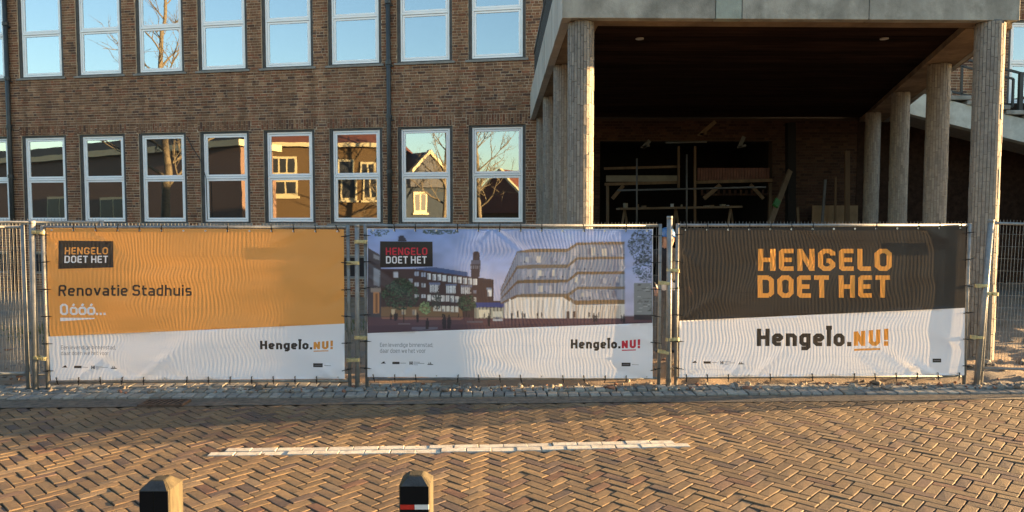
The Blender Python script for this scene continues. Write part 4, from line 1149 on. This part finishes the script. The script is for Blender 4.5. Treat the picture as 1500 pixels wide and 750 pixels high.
for x, y, h in ((198, 650, 50), (228, 655, 62), (240, 648, 48), (382, 665, 66), (448, 728, 92), (566, 722, 112), (598, 724, 112), (872, 690, 88), (764, 664, 30), (555, 630, 30), (665, 628, 26), (735, 632, 24), (840, 632, 34)): walker(z2, x, y, h)
R2(720, 655, 830, 666, (90, 86, 96)); R2(900, 640, 966, 656, (170, 172, 180)); R2(912, 628, 945, 642, (90, 92, 104))
for x, y, h in ((92, 650, 60), (133, 632, 50), (165, 638, 48), (180, 636, 40), (270, 635, 42), (295, 633, 36), (655, 660, 58), (672, 662, 56), (622, 630, 40), (690, 632, 38), (845, 662, 46), (862, 672, 62)): walker(z3, x, y, h)
art = np.clip(art * 1.5, 0, .9)
art = (art + np.roll(art, 1, 0) + np.roll(art, 1, 1) + np.roll(np.roll(art, 1, 0), 1, 1)) / 4
def art_at(px, py):
    i = min(max(int((px - AX0) * ASC), 0), AW - 1); j = min(max(int((py - AY0) * ASC), 0), AH - 1)
    return art[j, i]

WHITE, ORANGE, DARK, RED = (.93, .93, .96), (.91, .405, .10), (.026, .024, .024), (.66, .03, .06)
GREY = (.25, .25, .27)
OFF = .058
def to_px(X, Z):
    Y = 8.17 - OFF + .0213 * X
    d = Vector((X, Y, Z - EYE)); zc = d.y * CP - d.z * SP; yc = d.y * SP + d.z * CP
    return 750 + FPX * X / zc, 375 - FPX * yc / zc
def small_marks(x, y, s=1.0, shift=0.0):
    """row of small sponsor marks along the lower edge, left end at x, base line y"""
    q = []
    q += [[(x, y), (x + 4 * s, y - 3 * s), (x + 8.5 * s, y)], [(x + 3 * s, y - 2 * s), (x + 5.5 * s, y - 3.4 * s), (x + 7 * s, y - 1.4 * s)]]
    b = x + 18 * s; q += [[(b, y - 2.6 * s), (b + 11 * s, y - 2.6 * s), (b + 11 * s, y + .9 * s), (b, y + .9 * s)]]
    thin = [[(b + 12 * s, y - 1 * s), (b + 21 * s, y - 1 * s), (b + 21 * s, y - .2 * s), (b + 12 * s, y - .2 * s)]]
    h = x + 44 * s; q += [[(h, y - 3 * s), (h + 1.6 * s, y - 3 * s), (h + 1.6 * s, y + 2 * s), (h, y + 2 * s)], [(h + 3 * s, y - 3 * s), (h + 4.8 * s, y - 3 * s), (h + 4.8 * s, y + 2 * s), (h + 3 * s, y + 2 * s)], [(h + 1.4 * s, y - 1.5 * s), (h + 3.2 * s, y - .2 * s), (h + 3.2 * s, y + .9 * s), (h + 1.4 * s, y - .2 * s)]]
    for k, w in enumerate((10, 17, 7)): thin.append([(h + 6 * s, y - 2.4 * s + k * 2 * s), (h + (6 + w) * s, y - 2.4 * s + k * 2 * s), (h + (6 + w) * s, y - 1.7 * s + k * 2 * s), (h + 6 * s, y - 1.7 * s + k * 2 * s)])
    t = x + 71 * s; q += [[(t, y + 2 * s), (t + 1.5 * s, y + .6 * s), (t + 8 * s, y + .6 * s), (t + 10 * s, y + 2 * s)], [(t + 2 * s, y + .4 * s), (t + 3 * s, y - 2.4 * s), (t + 3.6 * s, y + .4 * s)], [(t + 4.4 * s, y + .4 * s), (t + 5 * s, y - 2.8 * s), (t + 6.4 * s, y + .4 * s)]]
    return q, thin
def hengelo_nu(x0, x1, ytop, ybase, col, n0=.735):
    """word mark: dark word with a tower for its l, then the coloured slanted part with a line under it"""
    W = x1 - x0
    out = [(q, DARK) for q in text_quads('HengeJo.', x0, x0 + W * .718, ytop, ybase, .225, .12)]
    h = ybase - ytop
    out += [(q, col) for q in text_quads('NU!', x0 + W * .735, x1, ytop + h * .17, ybase - h * .02, .25, .2, rise=.22)]
    out.append(([(x0 + W * .737, ybase + h * .14), (x0 + W * .94, ybase + h * .11), (x0 + W * .94, ybase + h * .22), (x0 + W * .737, ybase + h * .26)], col))
    return out
def end_mark(x0, x1, y0, y1):
    m_ = (x0 + x1) / 2
    return [([(x0, y0), (x1, y0), (x1, y1), (x0, y1)], DARK), ([(x0 + 1.5, (y0 + y1) / 2 - .4), (x1 - 1.5, (y0 + y1) / 2 - .4), (x1 - 1.5, (y0 + y1) / 2 + .4), (x0 + 1.5, (y0 + y1) / 2 + .4)], GREY), ([(x1 + 2, y1 - 3), (x1 + 12, y1 - 2.4), (x1 + 12, y1 - 1.8), (x1 + 2, y1 - 2.3)], GREY)]

def banner(name, corners, layers, label, grid, seed, art_px=None, lean=1.0):
    """corners TL TR BR BL in pixels; layers: (pixel polygon, ink) from bottom to top"""
    rb = random.Random(seed)
    def flat(p): q = on_fence(p[0], p[1], OFF); return (q.x, q.z)
    verts, faces, inks = [], [], []
    def addf(poly, ink):
        f = []
        for p in poly: f.append(len(verts)); verts.append(Vector(flat(p)))
        # keep every face counter-clockwise
        ar = sum(verts[f[i]].x * verts[f[(i + 1) % len(f)]].y - verts[f[(i + 1) % len(f)]].x * verts[f[i]].y for i in range(len(f)))
        faces.append(f if ar > 0 else f[::-1]); inks.append(ink)
    TL, TR, BR, BL_ = corners
    def lerp(a, b, t): return (a[0] + (b[0] - a[0]) * t, a[1] + (b[1] - a[1]) * t)
    # hem slightly scalloped between the ties
    edge = []
    for a, b, n, sg in ((TL, TR, 26, (0, .5)), (TR, BR, 12, (-.7, 0)), (BR, BL_, 26, (0, -.6)), (BL_, TL, 12, (.7, 0))):
        for i in range(n):
            p = lerp(a, b, i / n); k = (i % 2) * rb.uniform(.2, 1)
            edge.append((p[0] + sg[0] * k, p[1] + sg[1] * k))
    addf(edge, layers[0][1])
    for poly, ink in layers[1:]: addf(poly, ink)
    gnx, gny = grid
    for i in range(1, gnx):
        for j in range(1, gny):
            p = lerp(lerp(TL, TR, i / gnx), lerp(BL_, BR, i / gnx), j / gny)
            verts.append(Vector(flat((p[0] + rb.uniform(-.1, .1), p[1] + rb.uniform(-.1, .1)))))
    if art_px:
        ax0, ax1, ay0, ay1, an, am = art_px
        for i in range(an):
            for j in range(am):
                x = ax0 + (ax1 - ax0) * (i + .5) / an; y = ay0 + (ay1 - ay0) * (j + .5) / am
                if y < 487 - (x - 538) * .0354 - 1: verts.append(Vector(flat((x + rb.uniform(-.05, .05), y + rb.uniform(-.05, .05)))))
    ov, oe, of, _, _, ofs = delaunay_2d_cdt(verts, [], faces, 1, 1e-6)
    V = np.array([(p.x, p.y) for p in ov])
    x0, x1, zb, zt = V[:, 0].min(), V[:, 0].max(), V[:, 1].min(), V[:, 1].max()
    U = (V[:, 0] - x0) / (x1 - x0); W = (V[:, 1] - zb) / (zt - zb)
    disp = .030 * NA(V[:, 0] * .8 + seed * 3.7, V[:, 1] * 1.9 + seed) + .034 * NB(V[:, 0] * 1.0 + seed, V[:, 1] * 3.1 + 5) + .010 * NC(V[:, 0] * 2.5 + seed, V[:, 1] * 7)
    for k in range(22):                                   # tension creases running in from the ties
        s_ = rb.choice((0, 1)); 
        a = np.array([rb.uniform(.02, .98), (0.0 if rb.random() < .65 else 1.0)]) if rb.random() < .6 else np.array([float(s_), rb.uniform(.05, .95)])
        an_ = rb.uniform(.25, .75) * (1 if a[1] < .5 else -1); sg = 1 if a[0] < .5 else -1
        if rb.random() < .3: sg = -sg
        d = np.array([math.cos(an_) * sg, math.sin(an_)]); ln = rb.uniform(.3, .8)
        qx, qz = (U - a[0]) * (x1 - x0), (W - a[1]) * (zt - zb)
        s1 = qx * d[0] + qz * d[1]; s2 = -qx * d[1] + qz * d[0]
        wd = .016 + .06 * np.clip(s1 / ln, 0, 1)
        disp += rb.choice((1, 1, -1)) * rb.uniform(.014, .032) * np.exp(-(s2 / wd) ** 2) * np.clip(s1 / .05, 0, 1) * np.clip(1 - s1 / ln, 0, 1)
    edge_k = np.minimum(np.minimum(U, 1 - U) * 6, np.minimum(W, 1 - W) * 4).clip(0, 1)
    disp = disp * (.35 + .65 * edge_k)
    disp = np.clip(disp, -.034, .05)
    base = Vector((x0, 8.17 - OFF + .0213 * x0, zb))
    vs = [(float(V[i, 0]) - base.x, 8.17 - OFF + .0213 * float(V[i, 0]) - float(disp[i]) - base.y, float(V[i, 1]) - base.z) for i in range(len(V))]
    me = bpy.data.meshes.new(name); 
    fl = [list(f) for f, s_ in zip(of, ofs) if len(s_)]
    cen = np.array([[np.mean([V[i, 0] for i in f]), np.mean([V[i, 1] for i in f])] for f in fl])
    top_ = np.zeros(len(fl), int)
    for k in range(1, len(faces)):                        # topmost printed shape under each triangle
        pg = [verts[i] for i in faces[k]]
        bx0, bx1, bz0, bz1 = min(p.x for p in pg), max(p.x for p in pg), min(p.y for p in pg), max(p.y for p in pg)
        sel = np.nonzero((cen[:, 0] >= bx0) & (cen[:, 0] <= bx1) & (cen[:, 1] >= bz0) & (cen[:, 1] <= bz1))[0]
        if not len(sel): continue
        cx, cz = cen[sel, 0], cen[sel, 1]; ins = np.zeros(len(sel), bool)
        for a in range(len(pg)):
            p, q = pg[a], pg[(a + 1) % len(pg)]
            if p.y == q.y: continue
            ins ^= ((p.y > cz) != (q.y > cz)) & (cx < (q.x - p.x) * (cz - p.y) / (q.y - p.y) + p.x)
        top_[sel[ins]] = k
    fl = list(zip(fl, top_.tolist()))
    me.from_pydata(vs, [], [f for f, _ in fl])
    me.materials.append(M['cloth'])
    at = me.color_attributes.new('ink', 'FLOAT_COLOR', 'CORNER')
    cols = np.ones((len(me.loops), 4), np.float32); li = 0
    cache = {}
    for f, top in fl:
        ink = inks[top]
        for vi in f:
            if ink == 'art':
                if vi not in cache: cache[vi] = art_at(*to_px(V[vi, 0], V[vi, 1]))
                cols[li, :3] = cache[vi]
            else: cols[li, :3] = ink
            li += 1
    at.data.foreach_set('color', cols.ravel())
    me.polygons.foreach_set('use_smooth', [True] * len(me.polygons)); me.update()
    o = link(name, me, None, base); tag(o, label, 'banner', 'printed banners on the site fence')
    def world(p, dy): q = on_fence(p[0], p[1], OFF); return Vector((q.x - base.x, q.y - dy - base.y, q.z - base.z))
    for i in range(14):                                  # black cable ties and eyelets
        f = (i + .3) / 13.6
        for e, (a, b, sg) in enumerate(((TL, TR, 1), (BL_, BR, -1))):
            p = world(lerp(a, b, f), .012)
            link('eyelet', EYE_ME, o, (p.x, p.y, p.z - .022 * sg), (0, 0, 0))
            if rb.random() < (.8 if sg > 0 else .75):
                link('cable_tie', TIE_V, o, (p.x + .004, p.y - .003, p.z + .008 * sg), (0, rb.gauss(0, .12), 0))
    for i in range(6):
        f = (i + .25) / 5.6
        for a, b, sg in ((TL, BL_, -1), (TR, BR, 1)):
            p = world(lerp(a, b, f), .014)
            link('cable_tie', TIE_H, o, (p.x + .025 * sg, p.y, p.z), (0, rb.gauss(0, .12), 0))
    return o
mb = MB(); mb.box(-.0045, .0045, -.004, .0, -.045, .045); mb.box(-.004, .004, 0, .06, .04, .044); mb.box(-.009, .007, -.009, .001, -.012, .004); TIE_V = mb.mesh('cable_tie', M['tie'])
mb = MB(); mb.box(-.055, .055, -.004, .0, -.0045, .0045); mb.box(-.002, .002, 0, .05, -.004, .004); mb.box(-.008, .008, -.009, .001, -.008, .007); mb.box(.03, .075, -.01, -.007, -.002, .002); TIE_H = mb.mesh('cable_tie', M['tie'])
mb = MB(); mb.tube([(0, -.004, 0), (0, .002, 0)], .0105, 12); mb.tube([(0, -.0045, 0), (0, .0, 0)], .004, 8, mi=1); EYE_ME = mb.mesh('eyelet', [M['eyelet'], M['tie']])

# orange banner
L1 = [(None, ORANGE), ([(60, 493.5), (515, 473.5), (515, 570), (60, 570)], WHITE)]
L1 = [(None, ORANGE), ([(70.5, 493), (504.6, 474), (505, 555), (75, 557)], WHITE)]
L1 += [([(85.6, 352.3), (165, 353.2), (166, 391.8), (85.6, 393.9)], DARK)]
L1 += [(q, ORANGE) for q in text_quads('HENGELO', 94.6, 157.7, 362.3, 372.6)] + [(q, WHITE) for q in text_quads('DOET HET', 94.8, 157.7, 374.6, 385.0)]
L1 += [(q, DARK) for q in text_quads('Renovatie Stadhuis', 86.4, 280.8, 417.2, 433.4, .165, .13)]
L1 += [(q, WHITE) for q in text_quads('Oóóó...', 87.9, 154.5, 444.9, 461.5, .18, .13)] + [([(87.9, 465.4), (138, 465.8), (138, 467.4), (88, 470.6)], WHITE)]
L1 += [(q, GREY) for q in text_quads('Een levendige binnenstad,', 88.8, 168.8, 506.2, 512.0, .12, .15)] + [(q, GREY) for q in text_quads('daar doen we het voor', 88.8, 158.7, 514.8, 520.4, .12, .15)]
sm, th = small_marks(90, 538.6); L1 += [(q, DARK) for q in sm] + [(q, GREY) for q in th]
L1 += hengelo_nu(381, 487.6, 499, 511.7, (.80, .33, .05)) + end_mark(459, 473, 532, 537.6)
banner('banner', ((67, 334), (504, 336), (505, 555), (75, 557)), L1, 'orange and white renovation banner on the left fence panel', (110, 54), 1)
# picture banner
L2 = [(None, WHITE), ([(538.5, 335.5), (955.5, 336.2), (955.6, 473), (538.4, 488)], 'art')]
L2 += [([(556.9, 353.5), (633.7, 354), (634, 390.4), (556.9, 391.9)], DARK)]
L2 += [(q, RED) for q in text_quads('HENGELO', 565.2, 626.2, 362.6, 373.6)] + [(q, WHITE) for q in text_quads('DOET HET', 565.4, 625.2, 375.2, 386.0)]
L2 += [(q, GREY) for q in text_quads('Een levendige binnenstad,', 556.6, 634.3, 502.2, 508.2, .12, .15)] + [(q, GREY) for q in text_quads('daar doen we het voor', 556.6, 623.5, 510.6, 516.8, .12, .15)]
sm, th = small_marks(557.4, 532.6, .96); L2 += [(q, DARK) for q in sm] + [(q, GREY) for q in th]
L2 += hengelo_nu(836, 937.5, 496.9, 510.3, (.62, .02, .05)) + end_mark(910.3, 923.4, 531, 536.3)
banner('banner', ((537.5, 334.6), (956.5, 335.4), (956.3, 554.5), (538.2, 552.4)), L2, 'banner with an architectural picture of a square on the middle fence panel', (104, 52), 2, (539, 955, 336, 488, 330, 118))
# dark banner
L3 = [(None, DARK), ([(995.5, 470), (1413.8, 451), (1412.6, 549.6), (995.2, 552.7)], WHITE)]
L3 += [(q, (.83, .36, .07)) for q in text_quads('HENGELO', 1111, 1307, 364.6, 396.8, .2, .14)] + [(q, (.83, .36, .07)) for q in text_quads('DOET HET', 1110, 1304, 403.4, 436, .2, .14)]
L3 += hengelo_nu(1109, 1301.5, 481.5, 507.2, (.80, .33, .05))
sm, th = small_marks(1013.5, 531.8, .95); L3 += [(q, DARK) for q in sm] + [(q, GREY) for q in th] + end_mark(1366.5, 1379, 525.5, 531)[:2]
banner('banner', ((995, 334), (1415.5, 331), (1412.6, 549.6), (995.2, 552.7)), L3, 'charcoal and white slogan banner on the right fence panel', (110, 54), 3)
# company plates on the mesh, behind the cloth
def plate(x0, y0, x1, y1, label):
    a, b = on_fence(x0, y1, -.03), on_fence(x1, y0, -.03)
    t = thing('sign_plate', (a.x, a.y, a.z), math.atan(.0213), label, 'sign', 'company plates wired to the fence')
    w, h = b.x - a.x, b.z - a.z
    mb = MB(); mb.box(0, w, 0, .006, 0, h); mb.build('plate', M['panel_brown'], t)
    mb = MB()
    for q in text_quads('TREBBE', w * .25, w * .93, h * .22, h * .80, .18, .3):
        mb.add([(p[0], -.002, h - p[1]) for p in q], [(0, 1, 2, 3)])
    mb.build('lettering', M['foil_white'], t)
plate(437, 355, 503, 372, 'company plate behind the top right corner of the orange banner')
plate(1354, 349, 1414, 367, 'company plate behind the top right corner of the charcoal banner')

# ================================================================== RUBBLE AND WEEDS
ico = []
ph = (1 + 5 ** .5) / 2
for a, b in ((-1, ph), (1, ph), (-1, -ph), (1, -ph)): ico += [(a, b, 0)]
for a, b in ((-1, ph), (1, ph), (-1, -ph), (1, -ph)): ico += [(0, a, b)]
for a, b in ((-1, ph), (1, ph), (-1, -ph), (1, -ph)): ico += [(b, 0, a)]
ico = [Vector(p).normalized() for p in ico]
icf = [(0, 11, 5), (0, 5, 1), (0, 1, 7), (0, 7, 10), (0, 10, 11), (1, 5, 9), (5, 11, 4), (11, 10, 2), (10, 7, 6), (7, 1, 8), (3, 9, 4), (3, 4, 2), (3, 2, 6), (3, 6, 8), (3, 8, 9), (4, 9, 5), (2, 4, 11), (6, 2, 10), (8, 6, 7), (9, 8, 1)]
rb = random.Random(77); st = MB()
for i in range(1500):
    x = rb.uniform(-7.5, 8.0)
    near = rb.random() < .62
    y = (FENCE_Y(x) - rb.uniform(-.10, .22) if near else FENCE_Y(x) + rb.expovariate(.7) + .05)
    if y > 14: continue
    s_ = min(.075, .007 + rb.expovariate(95)) * (1 if near else 1.3)
    z = float(ground_height(x, y)); z = max(z, .02 if y < EDGE_FRONT(x) + .36 else -1)
    sc_ = (rb.uniform(.8, 1.5), rb.uniform(.7, 1.2), rb.uniform(.45, .9)); an = rb.uniform(0, 6.28)
    mtx = Matrix.Translation((x, y, z + s_ * .25)) @ Matrix.Rotation(an, 4, 'Z') @ Matrix.Rotation(rb.uniform(-.5, .5), 4, 'X')
    st.add([mtx @ Vector((p.x * s_ * sc_[0] * rb.uniform(.8, 1.2), p.y * s_ * sc_[1] * rb.uniform(.8, 1.2), p.z * s_ * sc_[2] * rb.uniform(.8, 1.2))) for p in ico], icf)
tag(st.build('rubble', M['stone']), 'loose stones and broken brick strewn along the fence foot', 'rubble', kind='stuff')
wd = MB()
for i in range(900):
    cx, cy = rb.choice(((-8.2, 12.2), (-7.4, 11.6), (-9.0, 13.0), (-8.0, 14.0), (-6.9, 12.9), (-3.2, 14.5), (-2.9, 13.4)))
    x, y = rb.gauss(cx, .5), rb.gauss(cy, .4); z = float(ground_height(x, y)); h = rb.uniform(.05, .17); a = rb.uniform(0, 6.28); b_ = rb.uniform(.0, .08)
    wd.add([(x - .008 * math.cos(a), y - .008 * math.sin(a), z - .01), (x + .008 * math.cos(a), y + .008 * math.sin(a), z - .01), (x + b_ * math.sin(a), y + b_ * math.cos(a), z + h)], [(0, 1, 2)])
tag(wd.build('weeds', M['grass']), 'sparse green weeds growing on the site ground behind the left fence', 'weeds', kind='stuff')

# ================================================================== BOLLARDS
def bollard(label, xpx, ytop, Y, strip_z, seam):
    p = at_y(xpx, ytop, Y); top = p.z
    t = thing('bollard', (p.x, Y, -.0), 0, label, 'bollard', 'square wooden bollards along the near kerb')
    w, c = .075, .012
    def ring(s, z, cc=None):
        k = cc if cc is not None else c
        return [(-s + k, -s, z), (s - k, -s, z), (s, -s + k, z), (s, s - k, z), (s - k, s, z), (-s + k, s, z), (-s, s - k, z), (-s, -s + k, z)]
    sh = top - .038
    mb = MB(); rings = [ring(w, 0), ring(w, sh), ring(w - .036, top - .004, .008), ring(w - .044, top, .006)]
    for r_ in rings: mb.v += r_
    for i in range(3):
        for k in range(8): mb.f.append((i * 8 + k, i * 8 + (k + 1) % 8, (i + 1) * 8 + (k + 1) % 8, (i + 1) * 8 + k)); mb.m.append(0)
    mb.f.append(tuple(24 + k for k in range(8))); mb.m.append(0)
    bevel(mb.build('post', M['post_wood'], t), .003, 2)
    # painted front facet of the head
    mb = MB(); e = .0025
    mb.add([(-w + c, -w - e, sh), (w - c, -w - e, sh), (w - .036 - .006, -w + .036 - e, top - .003), (-w + .036 + .006, -w + .036 - e, top - .003)], [(0, 1, 2, 3)])
    mb.build('head_paint', M['paint_black'], t)
    def sheet(name, z0, z1, m_, x0=-w + c * .6, x1=w - c * .6):
        mb = MB(); mb.box(x0, x1, -w - .003, -w + .004, z0, z1); return mb.build(name, m_, t)
    zs = sh - strip_z
    if seam:
        sheet('black_sleeve', zs, sh - .002, M['foil_black'], x1=-.002); sheet('black_sleeve', zs, sh - .002, M['foil_black'], x0=.001)
    else: sheet('black_sleeve', zs, sh - .002, M['foil_black'])
    sheet('red_stripe', zs - .024, zs - .001, M['foil_red'], x1=.0); sheet('white_stripe', zs - .024, zs - .001, M['foil_white'], x0=.001)
    sheet('black_sleeve', zs - .30, zs - .025, M['foil_black'])
    return t
bollard('bollard with a split black front beside the left foreground edge', 236, 699.5, 3.42, .105, True)
bollard('bollard with an unbroken black front below the middle banner', 610, 692.5, 3.42, .088, False)

# ================================================================== PERSON behind the gap
def person(loc, label):
    verts, edges, rad = [], [], []
    def add(p, r_, parent=None):
        verts.append(p); rad.append(r_)
        if parent is not None: edges.append((parent, len(verts) - 1))
        return len(verts) - 1
    pel = add((0, 0, .95), (.155, .115)); wai = add((0, 0, 1.08), (.145, .105), pel); che = add((0, -.005, 1.27), (.17, .125), wai)
    sho = add((0, 0, 1.40), (.13, .10), che); nek = add((0, -.01, 1.47), (.058, .06), sho); jaw = add((0, -.035, 1.53), (.062, .078), nek); hed = add((0, -.025, 1.60), (.076, .094), jaw); cro = add((0, -.01, 1.675), (.066, .08), hed)
    nose = add((0, -.125, 1.572), (.012, .012), jaw)
    for s in (-1, 1):
        sh = add((s * .19, 0, 1.385), (.072, .072), sho); el = add((s * .255, .02, 1.12), (.052, .052), sh)
        wr = add((s * (.245 if s > 0 else .20), -.12, .96), (.034, .034), el); ha = add((s * (.245 if s > 0 else .20), -.17, .915), (.036, .024), wr)
        bx = s * (.245 if s > 0 else .20)
        for k in range(4):
            f1 = add((bx + s * (-.03 + .02 * k), -.205 - .006 * (k % 2), .885 - .004 * k), (.0095, .0095), ha)
            f2 = add((bx + s * (-.03 + .02 * k), -.21, .855 - (.008 if k in (1, 2) else 0)), (.0085, .0085), f1)
        th = add((bx - s * .045, -.175, .905), (.011, .011), ha); add((bx - s * .055, -.20, .88), (.0095, .0095), th)
        hp = add((s * .09, 0, .88), (.095, .10), pel); kn = add((s * .105, -.015, .50), (.062, .066), hp); an_ = add((s * .11, .02, .09), (.045, .05), kn); add((s * .12, -.14, .045), (.042, .035), an_)
    me = bpy.data.meshes.new('body'); me.from_pydata(verts, edges, [])
    o = bpy.data.objects.new('body_rig', me); COL.objects.link(o)
    sk = o.modifiers.new('skin', 'SKIN'); sb = o.modifiers.new('sub', 'SUBSURF'); sb.levels = 2; sb.render_levels = 2
    for i, r_ in enumerate(rad): me.skin_vertices[0].data[i].radius = r_; me.skin_vertices[0].data[i].use_root = (i == 0)
    dg = bpy.context.evaluated_depsgraph_get()
    bm_ = bpy.data.meshes.new_from_object(o.evaluated_get(dg)); bpy.data.objects.remove(o)
    bm_.materials.clear()
    for m_ in (M['jacket'], M['skin'], M['jeans'], M['shirt']): bm_.materials.append(m_)
    for p in bm_.polygons:
        c = p.center; p.use_smooth = True
        if c.z > 1.475 or (c.z < .965 and c.y < -.115 and c.z > .8): p.material_index = 1
        elif c.z < .92: p.material_index = 2 if c.z > .1 else 0
        elif c.z < 1.0 and abs(c.x) < .19: p.material_index = 3
    t = thing('person', loc, R(8), label, 'person')
    b = link('body', bm_, t)
    mb = MB()                                            # safety helmet: shell, brim, ridge
    n = 20
    prof = [(.0, .115), (.05, .108), (.085, .085), (.108, .04), (.114, .0)]
    for r_, z in prof:
        for k in range(n):
            a = 2 * math.pi * k / n; mb.v.append((r_ * .9 * math.cos(a), r_ * 1.12 * math.sin(a) - .012, 1.64 + z))
    for i in range(len(prof) - 1):
        for k in range(n): mb.f.append((i * n + k, i * n + (k + 1) % n, (i + 1) * n + (k + 1) % n, (i + 1) * n + k)); mb.m.append(0)
    hm = mb.build('helmet', M['helmet'], t, smooth=True)
    mb = MB(); br = []
    for k in range(n):
        a = 2 * math.pi * k / n; f_ = 1 + .38 * max(0, -math.sin(a)) ** 2
        br.append((.117 * math.cos(a), .14 * math.sin(a) * f_ - .012, 1.636 - .012 * max(0, -math.sin(a))))
    mb.add(br + [(.1 * math.cos(2 * math.pi * k / n), .122 * math.sin(2 * math.pi * k / n) - .012, 1.646) for k in range(n)], [(k, (k + 1) % n, n + (k + 1) % n, n + k) for k in range(n)])
    mb.build('brim', M['helmet'], hm, smooth=True)
    for s in (-1, 1):
        mb = MB(); mb.tube([(s * .032, -.118, 1.598), (s * .032, -.104, 1.598)], .009, 8); mb.build('eye', M['black'], t)
        mb = MB(); mb.obox((s * .085, -.02, 1.585), (.008, 0, 0), (0, .018, 0), (0, 0, .03)); bevel(mb.build('ear', M['skin'], t), .006, 2)
    mb = MB(); mb.obox((0, -.112, 1.532), (.022, 0, 0), (0, .006, 0), (0, 0, .004)); mb.build('mouth', M['foil_red'], t)
    return t
pp = at_y(976, 440, 9.6)
person((pp.x, 9.6, float(ground_height(pp.x, 9.6)) - .05), 'person in black jacket and blue helmet standing behind the fence gap')
